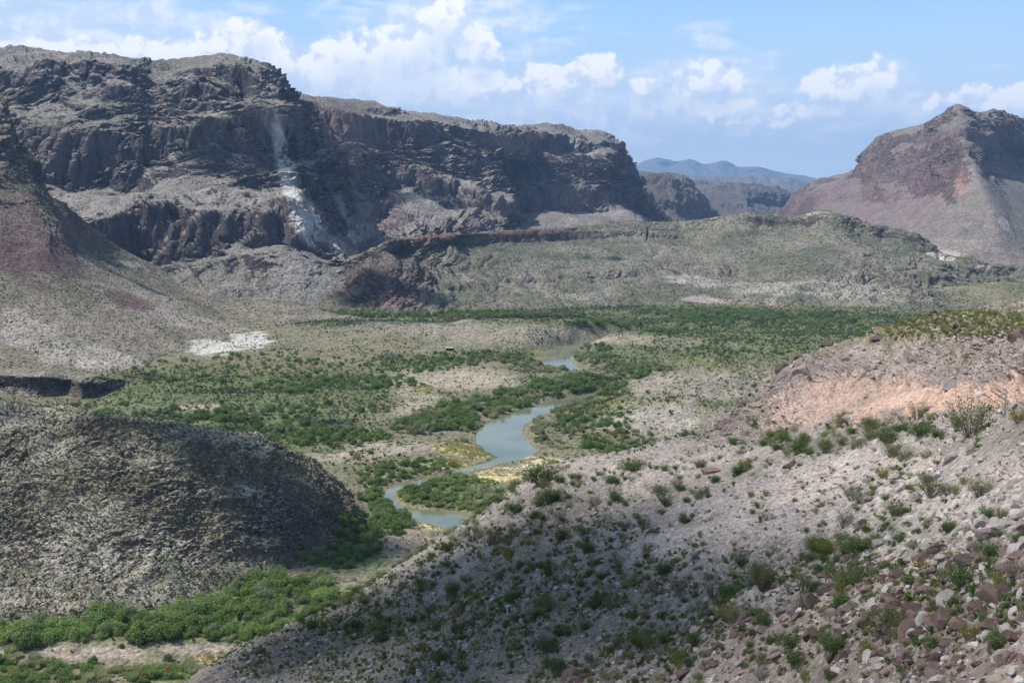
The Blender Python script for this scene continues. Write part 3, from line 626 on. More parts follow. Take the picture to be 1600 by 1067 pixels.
def build_ground():
    az = np.concatenate([np.linspace(-180, -30, 60, endpoint=False), np.linspace(-30, 29, 1050, endpoint=False), np.linspace(29, 180, 60)])
    rr = np.concatenate([np.geomspace(3, 300, 30, endpoint=False), np.geomspace(300, 1750, 720, endpoint=False), np.geomspace(1750, 28500, 75)])
    A, R_ = np.meshgrid(np.radians(az), rr)
    x = R_ * np.sin(A); y = R_ * np.cos(A)
    z = ground_z(x, y)
    rd = river_dist(np.stack([x, y], -1))
    rdn = rd + PN(x, y, 22, 240) * 5
    z = np.where(rdn < 26, -0.3 + (z + 0.3) * ss(rdn, 0, 26) ** 0.6, z)
    z = z - 2.6 * (1 - ss(rd, -3.5, 1.5))
    p = np.stack([x, y, z], -1)
    X, Y, dpt = scr(p)
    n1 = PN(x, y, 60, 251); n2 = PN(x, y, 18, 252)
    nn = n1 * .6 + n2 * .6
    base = np.array((.19, .175, .115)); gr = np.array((.105, .14, .055))
    col = np.broadcast_to(base, p.shape).copy()
    g = np.zeros_like(x)
    greens = [(400,610,330,38,.9),(430,680,190,42,1),(760,494,300,12,1),(560,500,120,14,.8),(1250,505,330,26,1),(1130,545,200,26,.75),(560,700,80,30,.9),(330,590,160,20,.7),(120,650,240,16,.9),(640,565,90,12,.9),(800,555,80,10,.9),
              (1350,540,200,50,.8),(930,640,70,45,.85),(980,690,90,20,.8),(1020,500,180,15,1),(1560,412,200,8,1),(650,600,30,20,.6),(300,960,330,40,.9),(560,850,70,40,.9),(400,1050,130,30,.8),(1100,630,110,8,.6),(700,780,90,40,.8),(1050,560,160,26,.6),(840,600,180,22,.6),(900,490,400,16,1)]
    for cx, cy_, rx, ry, wt in greens:
        k = (1 - ss(np.sqrt(((X - cx) / rx) ** 2 + ((Y - cy_) / ry) ** 2) + nn * .6, .55, 1.35)) * wt
        g = np.maximum(g, k)
    g = np.where(R_ > 1700, np.maximum(g, 0.35 + 0.3 * n1), g)
    bare = [(720,592,110,20,(.46,.41,.345),.95),(650,625,45,30,(.44,.40,.34),.8),(670,655,60,25,(.42,.38,.33),.8),(600,700,90,14,(.46,.41,.36),.85),(540,715,70,10,(.48,.42,.37),.8),(640,590,40,14,(.44,.42,.26),.5),
            (320,636,50,5,(.52,.44,.37),.9),(1080,600,150,28,(.37,.34,.30),.85),(1020,655,90,32,(.43,.40,.37),.9),(1130,690,70,16,(.43,.40,.36),.7),(960,530,80,8,(.46,.40,.32),.8),(1050,535,80,10,(.40,.37,.29),.5),(780,520,160,14,(.36,.33,.29),.85),
            (640,512,130,9,(.34,.31,.27),.7),(120,1020,150,14,(.42,.37,.33),.95),(300,1015,80,9,(.42,.37,.33),.9),(640,855,55,26,(.40,.35,.30),.9),(690,500,200,3,(.42,.39,.34),.5),(470,560,160,10,(.26,.24,.15),.7),(400,575,160,10,(.22,.20,.11),.5),
            (1150,645,60,6,(.40,.36,.24),.5),(850,742,60,16,(.47,.43,.38),.95),(600,800,40,20,(.2,.17,.11),.5)]
    for cx, cy_, rx, ry, c, wt in bare:
        k = (1 - ss(np.sqrt(((X - cx) / rx) ** 2 + ((Y - cy_) / ry) ** 2) + nn * .75, .5, 1.2)) * wt
        g = g * (1 - k); col += (np.array(c) * (.72, .69, .63) - col) * k[..., None]
    gg = np.clip(g * (1.0 + n2 * 1.1), 0, 1)[..., None]
    gv = gr * (1 + n2[..., None] * .5) + np.array((.03, .0, 0)) * ss(n1, 0, .4)[..., None]
    col += (gv - col) * gg * .9
    for cx, cy_, rx, ry, c, wt in [(735,706,36,13,(.36,.33,.17),.85),(770,704,26,8,(.16,.22,.07),.9),(700,725,32,8,(.50,.46,.19),.9),(700,700,24,12,(.42,.40,.16),.7),(745,752,30,5,(.16,.22,.08),.8),(790,738,62,9,(.46,.39,.25),.9),(845,722,36,10,(.52,.44,.27),.9),(775,748,60,5,(.55,.45,.22),.8),(840,728,24,7,(.55,.50,.42),.7),
                                 (700,822,60,7,(.55,.47,.24),.95),(850,551,26,3.5,(.55,.50,.16),.95),(320,1030,30,8,(.42,.32,.19),.8),(250,1050,70,14,(.13,.19,.06),.8),(660,608,14,6,(.50,.48,.2),.6)]:
        k = (1 - ss(np.sqrt(((X - cx) / rx) ** 2 + ((Y - cy_) / ry) ** 2) + n2 * .4, .7, 1.1)) * wt
        col += (np.array(c) - col) * k[..., None]; g = g * (1 - k)
    for cx, cy_, rx, ry, c, wt in [(335,542,46,13,(.50,.48,.44),.9),(390,532,36,14,(.50,.48,.44),.9)]:
        k = (1 - ss(np.sqrt(((X - cx) / rx) ** 2 + ((Y - cy_) / ry) ** 2) + n2 * .8, .7, 1.1)) * wt; col += (np.array(c) - col) * k[..., None]; g = g * (1 - k)
    mud = (1 - ss(rd, 0.5, 3.0))[..., None] * (R_ < 1500)[..., None]
    col += (np.array((.22, .18, .12)) - col) * mud * .7
    sc_ = np.clip(0.5 + nn * 1.7 + g * .4, 0.03, 1.25) * ss(rd, 4, 12)
    for cx, cy_, rx, ry, w_ in [(790,738,70,14,.0),(735,708,60,20,.05),(100,1020,260,16,.1),(700,820,70,10,0),(640,850,60,26,.35),(720,590,110,18,.4),(845,740,60,16,.02)]:
        k = 1 - ss(np.sqrt(((X - cx) / rx) ** 2 + ((Y - cy_) / ry) ** 2), .7, 1.1); sc_ = sc_ * (1 - k) + w_ * k
    o = grid_mesh('ground', p, M_valley, dict(col=col, scr=sc_, rk=x * 0), flip=True); o['kind'] = 'structure'
    nrm = gnormal(p); nrm[nrm[..., 2] < 0] *= -1
    SURF['ground'] = dict(p=p, n=nrm, scr=sc_, rk=x * 0, g=g, rd=rd, bare=1 - g)
build_ground()
def build_river():
    m = bpy.data.materials.new('river_water'); m.use_nodes = True; T = NT(m.node_tree); b = m.node_tree.nodes['Principled BSDF']
    b.inputs['Roughness'].default_value = 0.06; b.inputs['IOR'].default_value = 1.33
    g = T.node('ShaderNodeNewGeometry'); pos = g.outputs['Position']
    n = T.noise(pos, 0.03, 4, 0.5)
    T.l.new(T.mix(T.ramp(n, .35, .65), (.13, .14, .085, 1), (.20, .195, .125, 1)), b.inputs['Base Color'])
    s = T.vmath('MULTIPLY', pos, (1, 0.6, 1)); n2 = T.noise(s, 0.9, 4, 0.6)
    bp = T.node('ShaderNodeBump'); bp.inputs['Strength'].default_value = .12; bp.inputs['Distance'].default_value = .15
    T.l.new(n2, bp.inputs['Height']); T.l.new(bp.outputs[0], b.inputs['Normal'])
    d = np.gradient(rpc, axis=0); d /= np.linalg.norm(d, axis=1, keepdims=True); nr = np.stack([-d[:, 1], d[:, 0]], 1)
    # a sheet on cells near the stream (clear of the valley floor elsewhere)
    lo = rpc.min(0) - 40; hi = rpc.max(0) + 40; st = 3.0
    xs = np.arange(lo[0], hi[0], st); ys = np.arange(lo[1], hi[1], st)
    XX, YY = np.meshgrid(xs, ys); rd = river_dist(np.stack([XX, YY], -1))
    ok = rd < 5
    ok = ok[:-1, :-1] & ok[1:, 1:]
    idx = np.arange(XX.size).reshape(XX.shape)
    q = np.stack([idx[:-1, :-1], idx[:-1, 1:], idx[1:, 1:], idx[1:, :-1]], -1)[ok]
    used = np.unique(q); mp = np.zeros(XX.size, int); mp[used] = np.arange(len(used))
    v = np.stack([XX.ravel(), YY.ravel(), np.full(XX.size, -0.55)], 1)[used]
    o = raw_mesh('water', v, mp[q], m); o['kind'] = 'structure'
build_river()

# ------------------------------------------------------------------ prototypes (meshes shared by the copies)
def icos(sub):
    import bmesh
    bm = bmesh.new(); bmesh.ops.create_icosphere(bm, subdivisions=sub, radius=1)
    v = np.array([x.co[:] for x in bm.verts]); f = np.array([[y.index for y in x.verts] for x in bm.faces]); bm.free(); return v, f
ICO = {k: icos(k) for k in (1, 2, 3)}
def rock_mesh(seed, sub=2, flat=.7, ncut=9, rough=.06):
    r = np.random.default_rng(seed); v, f = ICO[sub]; v = v.copy()
    for _ in range(ncut):
        n = r.normal(size=3); n /= np.linalg.norm(n); d = r.uniform(.45, .8)
        k = np.maximum(0, v @ n - d); v -= n * k[:, None]
    v += fbm(v + seed * 3.1, 0.8, 3, seed)[:, None] * v * rough * 3
    v *= np.array([r.uniform(.85, 1.25), r.uniform(.65, 1.0), flat * r.uniform(.7, 1.15)])
    v /= np.abs(v).max() * 2                    # unit size across
    v[:, 2] += .12
    return v, f
def leaves(centres, outward, size, r, aspect=1.0, up=0.0, jit=0.6):
    n = len(centres); d = outward + r.normal(size=(n, 3)) * jit; d[:, 2] += up; d /= np.linalg.norm(d, axis=1, keepdims=True) + 1e-9
    a = np.cross(d, r.normal(size=(n, 3))); a /= np.linalg.norm(a, axis=1, keepdims=True) + 1e-9; b = np.cross(d, a)
    s = size * r.uniform(.6, 1.3, (n, 1)); a = a * s; b = b * s * aspect
    v = np.stack([centres - a, centres - b * .6, centres + a, centres + b], 1).reshape(-1, 3)
    return v, np.arange(4 * n).reshape(n, 4)
def crown_mesh(seed, n, size, nb=9, flat=.75, spread=.36, hollow=.55):
    r = np.random.default_rng(seed); cs = []; os_ = []
    bl = []
    for _ in range(nb):
        a = r.uniform(0, 2 * math.pi); q = spread * math.sqrt(r.uniform(0, 1)); bl.append((q * math.cos(a), q * math.sin(a), r.uniform(.18, .52) * flat / .75 * (1.15 - q), r.uniform(.13, .27)))
    wts = np.array([b[3] ** 2 for b in bl]); wts /= wts.sum()
    for b, k in zip(bl, (wts * n).astype(int)):
        d = r.normal(size=(k, 3)); d /= np.linalg.norm(d, axis=1, keepdims=True)
        rad = b[3] * r.uniform(hollow, 1.08, (k, 1)) * (1 + .22 * fbm(d * 1.0 + seed, .5, 2, seed)[:, None])
        c = np.array(b[:3]) + d * rad * np.array([1, 1, .85]); c[:, 2] = np.abs(c[:, 2]); cs.append(c); os_.append(d)
    return leaves(np.concatenate(cs), np.concatenate(os_), size, r)
def tubes(paths, r0, r1):
    V, Fq = [], []; off = 0
    for pth in paths:
        m = len(pth)
        for i, q in enumerate(pth):
            rad = r0 + (r1 - r0) * i / (m - 1)
            for k in range(4): V.append(q + np.array([math.cos(k * 1.571) * rad, math.sin(k * 1.571) * rad, 0]))
        for i in range(m - 1):
            for k in range(4): Fq.append((off + i * 4 + k, off + i * 4 + (k + 1) % 4, off + i * 4 + 4 + (k + 1) % 4, off + i * 4 + 4 + k))
        off += 4 * m
    return np.array(V), np.array(Fq)
def stem_paths(seed, n, spread=.42, h=.75, wob=.05, z0=-.05, root=.05):
    r = np.random.default_rng(seed); out = []
    for _ in range(n):
        a = r.uniform(0, 6.283); q = spread * r.uniform(.3, 1); e = np.array([math.cos(a) * q, math.sin(a) * q, h * r.uniform(.6, 1) * (1 - .25 * q / spread)])
        s0 = np.array([math.cos(a) * root, math.sin(a) * root, z0]); mid = (s0 + e) / 2 + r.normal(size=3) * wob; mid[2] += .04
        out.append([s0, mid * .7 + s0 * .3, mid, (mid + e) / 2 + r.normal(size=3) * wob * .4, e])
    return out
def shrub_leaves(seed, paths, n, size, scat=.07, lo=.35):
    r = np.random.default_rng(seed); cs = []
    P_ = [np.array(p) for p in paths]
    for _ in range(n):
        p = P_[r.integers(len(P_))]; t = r.uniform(lo, 1) * (len(p) - 1); i = min(int(t), len(p) - 2); c = p[i] + (p[i + 1] - p[i]) * (t - i)
        cs.append(c + r.normal(size=3) * scat * (.5 + t / len(p)))
    c = np.array(cs); c[:, 2] = np.abs(c[:, 2]); o = c - np.array([0, 0, .2]); o /= np.linalg.norm(o, axis=1, keepdims=True) + 1e-9
    return leaves(c, o, size, r, aspect=.8, jit=1.0)
def blades(seed, n, h=.8, spread=.3, wdt=.012, lean=.35):
    r = np.random.default_rng(seed); a = r.uniform(0, 6.283, n); q = spread * np.sqrt(r.uniform(0, 1, n))
    b = np.stack([np.cos(a) * q, np.sin(a) * q, np.zeros(n) - .03], 1); a2 = a + r.normal(size=n) * .9; l = lean * r.uniform(.1, 1, n); hh = h * r.uniform(.55, 1, n)
    dirv = np.stack([np.cos(a2), np.sin(a2), 0 * a2], 1); sd_ = np.stack([-np.sin(a2), np.cos(a2), 0 * a2], 1) * wdt
    m = b + dirv * (l * .35)[:, None] + np.array([0, 0, 1]) * (hh * .6)[:, None]; t = b + dirv * l[:, None] * hh[:, None] + np.array([0, 0, 1]) * hh[:, None]
    v = np.stack([b - sd_, b + sd_, m + sd_, m - sd_, t], 1).reshape(-1, 3); k = np.arange(n)[:, None] * 5
    return v, np.concatenate([k + np.array([[0, 1, 2, 3]]), k + np.array([[3, 2, 4, 4]])])

L_mesq = leaf_mat('mesquite_leaf', (.115, .185, .05), (.225, .31, .095), trans=.4)
L_tam = leaf_mat('tamarisk_leaf', (.19, .24, .125), (.27, .32, .18), trans=.4)
L_cane = leaf_mat('cane_leaf', (.31, .36, .16), (.48, .47, .28), trans=.4)
L_dry = leaf_mat('dry_leaf', (.26, .15, .07), (.34, .26, .13), trans=.35)
L_will = leaf_mat('willow_leaf', (.17, .26, .065), (.27, .36, .12), trans=.4)
L_creo = leaf_mat('creosote_leaf', (.09, .115, .04), (.17, .185, .07), trans=.3)
L_shr = leaf_mat('shrub_leaf', (.05, .10, .025), (.10, .165, .045), trans=.3)
L_yel = leaf_mat('yellow_shrub_leaf', (.16, .17, .035), (.26, .25, .06), trans=.3)
L_gry = leaf_mat('grey_shrub_leaf', (.16, .165, .11), (.25, .24, .18), trans=.3)
L_scr = leaf_mat('desert_scrub_leaf', (.075, .095, .04), (.15, .165, .07), trans=.3)
L_grs = leaf_mat('grass_blade', (.16, .20, .07), (.30, .31, .14), trans=.3)
W_bark = plain_mat('bark', (.10, .075, .055)); W_stem = plain_mat('shrub_stem', (.17, .14, .11))
R_grey = rock_mat('grey_rock', [(.21, .185, .175), (.33, .29, .275), (.27, .225, .21), (.42, .385, .365), (.24, .21, .20), (.50, .47, .44)])
R_brown = rock_mat('brown_rock', [(.075, .05, .045), (.12, .08, .07), (.16, .11, .095), (.09, .065, .062), (.19, .14, .125)])
R_mix = rock_mat('mixed_rock', [(.10, .07, .062), (.26, .23, .21), (.15, .105, .09), (.38, .35, .33), (.12, .09, .08), (.20, .165, .15)])
def proto(name, vf, mat, smooth=False):
    o = raw_mesh(name, vf[0], vf[1], mat, smooth=smooth, link=False); return o
trunk_vf = tubes(stem_paths(5, 5, .22, .42, .03, -.08), .03, .012)
KINDS = {
 'mesquite': dict(cr=[crown_mesh(11 + i, 1500, .034, 10) for i in range(3)], mat=L_mesq),
 'tamarisk': dict(cr=[crown_mesh(31 + i, 1700, .026, 12, .85, .30, .35) for i in range(2)], mat=L_tam),
 'cane': dict(cr=[blades(41 + i, 900, .72, .42, .010, .25) for i in range(2)], mat=L_cane),
 'dry': dict(cr=[crown_mesh(51 + i, 1100, .03, 8, .7, .3, .3) for i in range(2)], mat=L_dry),
 'willow': dict(cr=[crown_mesh(61 + i, 1400, .032, 12, .6) for i in range(2)], mat=L_will)}
for k, d in KINDS.items():
    d['crown'] = [proto('crown', c, d['mat']) for c in d['cr']]; d['trunk'] = proto('trunk', trunk_vf, W_bark)
def fg(seed, kind):
    if kind == 'creosote': p = stem_paths(seed, 34, .5, .85, .05); return p, shrub_leaves(seed, p, 1500, .016, .045)
    if kind == 'green': p = stem_paths(seed, 26, .46, .62, .05); return p, shrub_leaves(seed, p, 2600, .017, .065, .2)
    if kind == 'yellow': p = stem_paths(seed, 26, .42, .6, .04); return p, shrub_leaves(seed, p, 1300, .017, .05)
    if kind == 'grey': p = stem_paths(seed, 40, .46, .6, .06); return p, shrub_leaves(seed, p, 900, .014, .045)
FG = {}
for k, mt in (('creosote', L_creo), ('green', L_shr), ('yellow', L_yel), ('grey', L_gry)):
    FG[k] = []
    for i in range(3):
        pth, lv = fg(hash_ := {'creosote': 100, 'green': 200, 'yellow': 300, 'grey': 400}[k] + i, k)
        FG[k].append((proto('stems', tubes(pth, .007, .003), W_stem), proto('foliage', lv, mt)))
ROCKS = [proto('rock', rock_mesh(i, 2, (.75, .45, .9, .6, .35, .7)[i % 6], 10), R_grey) for i in range(6)]
BOULD = {m.name: [proto('boulder', rock_mesh(40 + i, 3, (.8, .5, .95, .65, .4, .75)[i % 6], 12, .05), m) for i in range(7)] for m in (R_grey, R_brown, R_mix)}

# ------------------------------------------------------------------ scattering
for k_, s_ in SURF.items():
    s_['X'], s_['Y'], s_['D'] = scr(s_['p'])
ZB = np.full((134, 201), 1e9)
for s_ in SURF.values():
    ix = (s_['X'] / 8).astype(int); iy = (s_['Y'] / 8).astype(int); ok = (ix >= 0) & (ix < 201) & (iy >= 0) & (iy < 134) & (s_['D'] > 3)
    np.minimum.at(ZB, (iy[ok], ix[ok]), s_['D'][ok])
def visible(X, Y, D, tol=1.05):
    ix = np.clip((X / 8).astype(int), 0, 200); iy = np.clip((Y / 8).astype(int), 0, 133)
    return (D < ZB[iy, ix] * tol + 6)
def sample(name, dens, rng, cap=400000, margin=60, ymax=1130):
    """random points of a landform, dens(s, X, Y) in items per square metre"""
    s = SURF[name]; p = s['p']
    a = p[:-1, :-1]; b_ = p[:-1, 1:]; c = p[1:, :-1]
    area = np.linalg.norm(np.cross(b_ - a, c - a), axis=-1)
    X = s['X'][:-1, :-1]; Y = s['Y'][:-1, :-1]
    ok = (X > -margin) & (X < 1600 + margin) & (Y > 0) & (Y < ymax) & (p[:-1, :-1, 1] > 5)
    sub = {k: (v[:-1, :-1] if isinstance(v, np.ndarray) else v) for k, v in s.items()}
    d = np.where(ok, np.maximum(dens(sub, X, Y), 0), 0) * area
    tot = d.sum(); n = int(min(cap, rng.poisson(tot)))
    if n == 0: return np.zeros((0, 3)), np.zeros((0, 3)), 0
    cdf = np.cumsum(d.ravel()); k = np.searchsorted(cdf, rng.uniform(0, cdf[-1], n)); i, j = np.unravel_index(k, d.shape)
    u = rng.uniform(0, 1, (n, 1)); v = rng.uniform(0, 1, (n, 1))
    q = p[i, j] * (1 - u) * (1 - v) + p[i, j + 1] * u * (1 - v) + p[i + 1, j] * (1 - u) * v + p[i + 1, j + 1] * u * v
    return q, s['n'][i, j], n
def hit(px, py, names=None, rad=5):
    best = None
    for k, s in SURF.items():
        if names and k.split('#')[0] not in names: continue
        m = (np.abs(s['X'] - px) < rad) & (np.abs(s['Y'] - py) < rad) & (s['D'] > 3)
        if not m.any(): continue
        i = np.argwhere(m); d = s['D'][m]; near = d < d.min() * 1.04 + 2
        e = np.hypot(s['X'][m] - px, s['Y'][m] - py); e[~near] = 1e9; j = e.argmin()
        if best is None or d[j] < best[2]: best = (s['p'][tuple(i[j])], s['n'][tuple(i[j])], d[j])
    return best
def ell(X, Y, lst):
    o = np.zeros_like(X)
    for e in lst:
        cx, cy_, rx, ry, w_ = e[:5]; o = np.maximum(o, w_ * (1 - ss(np.hypot((X - cx) / rx, (Y - cy_) / ry), .75, 1.05)))
    return o
def stuff(name, pts, scl, protos, label=None, rot=None, var=None, cat=None):
    n = len(pts)
    me = bpy.data.meshes.new(name); me.vertices.add(n); me.vertices.foreach_set('co', np.asarray(pts, np.float32).ravel())
    rot = np.stack([RNG.normal(size=n) * .08, RNG.normal(size=n) * .08, RNG.uniform(0, 6.283, n)], 1) if rot is None else rot
    var = RNG.integers(0, len(protos), n) if var is None else var
    scl = np.asarray(scl); scl = np.repeat(scl[:, None], 3, 1) if scl.ndim == 1 else scl
    for nm, ty, a, ky in (('scl', 'FLOAT_VECTOR', scl, 'vector'), ('rot', 'FLOAT_VECTOR', rot, 'vector'), ('var', 'INT', var, 'value')):
        at = me.attributes.new(nm, ty, 'POINT'); at.data.foreach_set(ky, np.asarray(a, np.int32 if ty == 'INT' else np.float32).ravel())
    o = bpy.data.objects.new(name, me); C.objects.link(o)
    ng = bpy.data.node_groups.new(name + '_spread', 'GeometryNodeTree')
    ng.interface.new_socket('Geometry', in_out='INPUT', socket_type='NodeSocketGeometry'); ng.interface.new_socket('Geometry', in_out='OUTPUT', socket_type='NodeSocketGeometry')
    T = NT(ng); gi = T.node('NodeGroupInput'); go = T.node('NodeGroupOutput'); iop = T.node('GeometryNodeInstanceOnPoints'); jn = T.node('GeometryNodeJoinGeometry')
    for pr in protos[::-1]:
        oi = T.node('GeometryNodeObjectInfo'); oi.inputs['Object'].default_value = pr; oi.inputs['As Instance'].default_value = True; T.l.new(oi.outputs['Geometry'], jn.inputs[0])
    T.l.new(gi.outputs[0], iop.inputs['Points']); T.l.new(jn.outputs[0], iop.inputs['Instance']); iop.inputs['Pick Instance'].default_value = True
    def attr(nm, dt):
        a = T.node('GeometryNodeInputNamedAttribute', data_type=dt); a.inputs['Name'].default_value = nm; return a.outputs['Attribute']
    T.l.new(attr('var', 'INT'), iop.inputs['Instance Index']); T.l.new(attr('rot', 'FLOAT_VECTOR'), iop.inputs['Rotation']); T.l.new(attr('scl', 'FLOAT_VECTOR'), iop.inputs['Scale'])
    T.l.new(iop.outputs[0], go.inputs[0])
    md = o.modifiers.new('spread', 'NODES'); md.node_group = ng
    o['kind'] = 'stuff'
    if label: o['label'] = label
    return o
def thing(name, label, cat, loc, rotz=0, scale=1.0, group=None, tilt=None):
    o = bpy.data.objects.new(name, None); o.empty_display_size = .3; C.objects.link(o); o.location = tuple(float(v) for v in loc); o.rotation_euler = (0, 0, float(rotz)) if tilt is None else tuple(tilt)
    o.scale = (scale,) * 3 if np.isscalar(scale) else tuple(scale)
    return tag(o, label, cat, group)
def part(name, src, parent):
    o = src.copy(); o.name = name; C.objects.link(o); o.parent = parent; return o
def mesh_thing(name, src, label, cat, loc, rot, scale, group=None):
    o = src.copy(); o.name = name; C.objects.link(o); o.location = tuple(float(v) for v in loc); o.rotation_euler = tuple(float(v) for v in rot); o.scale = tuple(float(v) for v in scale)
    return tag(o, label, cat, group)

TREE_NAME = dict(mesquite=('bush', 'dark green bush'), tamarisk=('bush', 'grey-green bush'), cane=('reed_clump', 'pale cane clump'),
                 dry=('bush', 'orange-brown bush'), willow=('bush', 'bright green bush'))
# thickets: place text, ellipses in the photo, items per m2, sizes, mix of kinds
THICK = [
 ('in the outer bank hedge', 'bushes on the outer bank of the river bend', [(700,655,60,22,1),(650,668,40,14,1),(760,640,60,18,1),(820,622,60,14,1),(880,607,60,13,1),(940,600,45,14,1),(990,585,30,10,.6)], .07, (4, 7.5), dict(mesquite=6, tamarisk=2, cane=2, dry=1.2)),
 ('on the inner bank', 'bushes on the inner bank of the river bend', [(900,640,40,24,1),(930,660,60,30,.9),(960,690,60,24,.9),(1000,705,50,10,.8),(880,665,24,16,1),(848,690,14,10,.7)], .06, (3, 6), dict(mesquite=4, tamarisk=2, cane=2, dry=1.4)),
 ('on the brushy island', 'bushes on the island between the pools', [(710,765,60,24,1),(660,780,50,20,1),(740,780,60,20,1),(690,748,34,12,.9),(632,782,26,12,1)], .12, (2.5, 5), dict(mesquite=3, willow=4, cane=5)),
 ('by the lower pool', 'bushes beside the lower left pool', [(620,738,50,16,1),(680,728,40,12,1),(580,750,34,16,1),(580,774,24,12,1),(592,788,20,10,1),(560,715,40,8,.3)], .09, (2.5, 5), dict(mesquite=5, willow=2, dry=1)),
 ('along the far river', 'bushes along the far river reach', [(940,612,50,8,1),(900,592,40,8,1),(920,560,50,10,1),(970,575,50,8,1),(1010,575,30,6,.8),(840,575,50,10,.9),(800,560,60,8,.6),(930,545,30,7,.8)], .05, (3.5, 6), dict(mesquite=4, tamarisk=2, cane=3, dry=1)),
 ('below the middle ridge', 'bushes at the foot of the middle ridge', [(1120,492,100,9,1),(950,508,60,8,.8),(1040,518,30,6,1),(700,492,220,6,.8),(1260,500,90,10,.6),(1090,505,60,8,.7),(600,490,80,6,.8)], .02, (5, 9), dict(mesquite=5, tamarisk=3)),
 ('in the valley thicket', 'bushes in the valley thicket', [(540,600,100,12,1),(460,680,90,18,.9),(540,685,70,16,1),(400,650,120,14,.7),(600,600,60,10,.9),(470,605,90,12,.7),(520,640,100,10,.5),(150,655,200,8,.6)], .04, (3.5, 6.5), dict(mesquite=6, tamarisk=2)),
 ('on the valley meadow', 'bushes on the valley meadow', [(300,580,140,20,.5),(200,640,160,12,.6),(640,570,100,14,.9),(430,570,140,20,.4),(740,560,80,12,.9),(330,650,100,8,.6)], .024, (3, 5.8), dict(mesquite=5, tamarisk=2, willow=1)),
 ('at the hill foot', 'bushes at the foot of the left hill', [(560,845,40,30,1),(610,820,40,20,1),(520,870,50,24,1),(600,800,30,12,.9),(545,810,24,14,.6)], .10, (3, 5.5), dict(mesquite=7, tamarisk=1)),
 ('in the wash belt', 'trees along the lower wash', [(420,935,70,28,1),(480,925,50,22,1),(300,975,90,28,1),(200,985,80,26,1),(80,995,80,22,1),(10,1000,60,20,1),(360,955,80,22,1),(140,980,60,18,1)], .085, (4.5, 8.5), dict(mesquite=6, tamarisk=2, willow=4)),
 ('on the near wash side', 'bushes on the near side of the wash', [(440,985,80,16,1),(360,995,60,12,.9),(520,960,50,16,.8),(20,1050,60,30,1),(110,1060,80,22,1),(200,1056,70,16,.9),(270,1050,50,14,.8)], .13, (2.6, 5.2), dict(willow=6, mesquite=2, dry=1, cane=3)),
 ('at the water edge', 'cane along the river', [(842,672,12,24,1),(870,696,20,8,1),(715,792,50,10,1),(680,788,40,8,.8),(1000,578,60,6,1),(745,668,24,14,.5),(900,612,40,5,.6),(560,955,60,14,.6),(380,972,60,8,.6)], .12, (3, 4.6), dict(cane=8, dry=1)),
 ('on the right flat', 'bushes on the right bank flat', [(1060,520,70,10,.5),(1150,545,120,16,.4),(1300,515,120,14,.5),(1200,600,80,20,.2),(1050,680,120,12,.8),(1130,690,60,10,.7)], .022, (3, 5.2), dict(mesquite=4, tamarisk=2)),
]
THICK_MID = [(t[4][0] + t[4][1]) / 2 for t in THICK]
ORD = ['first', 'second', 'third', 'fourth', 'fifth', 'sixth', 'seventh', 'eighth', 'ninth', 'tenth', 'eleventh', 'twelfth', 'thirteenth', 'fourteenth', 'fifteenth']
def single_out(items):
    """items: (object, x, y, look, place): splits each place into stretches and counts from the left inside each"""
    by = {}
    for it in items: by.setdefault((it[3], it[4]), []).append(it)
    for (look, place), lst in by.items():
        lst.sort(key=lambda t: t[1])
        n = len(lst); parts = 1 if n <= 8 else (2 if n <= 20 else (3 if n <= 36 else 5))
        names = {1: [''], 2: ['left half', 'right half'], 3: ['left third', 'middle', 'right third'], 5: ['far left', 'left part', 'middle', 'right part', 'far right']}[parts]
        for k in range(parts):
            seg = lst[k * n // parts:(k + 1) * n // parts]; ys = sorted(t[2] for t in seg); mid = ys[len(ys) // 2] if ys else 0
            for row in (0, 1):
                sub = [t for t in seg if (t[2] >= mid) == bool(row)] if len(seg) > 7 else (seg if row == 0 else [])
                for j, t in enumerate(sub):
                    wh = (names[k] + ' ' if names[k] else '')
                    rw = ('lower ' if row else 'upper ') if len(seg) > 7 else ''
                    pre = '' if len(sub) == 1 else ORD[min(j, 14)] + ' '
                    post = ', ' + (rw + (wh.strip() if wh else 'row')).strip() if (rw or wh) else ''
                    lab = (pre + look + (' from the left' if pre else '') + ' ' + place + post).strip().rstrip(',')
                    t[0]['label'] = lab
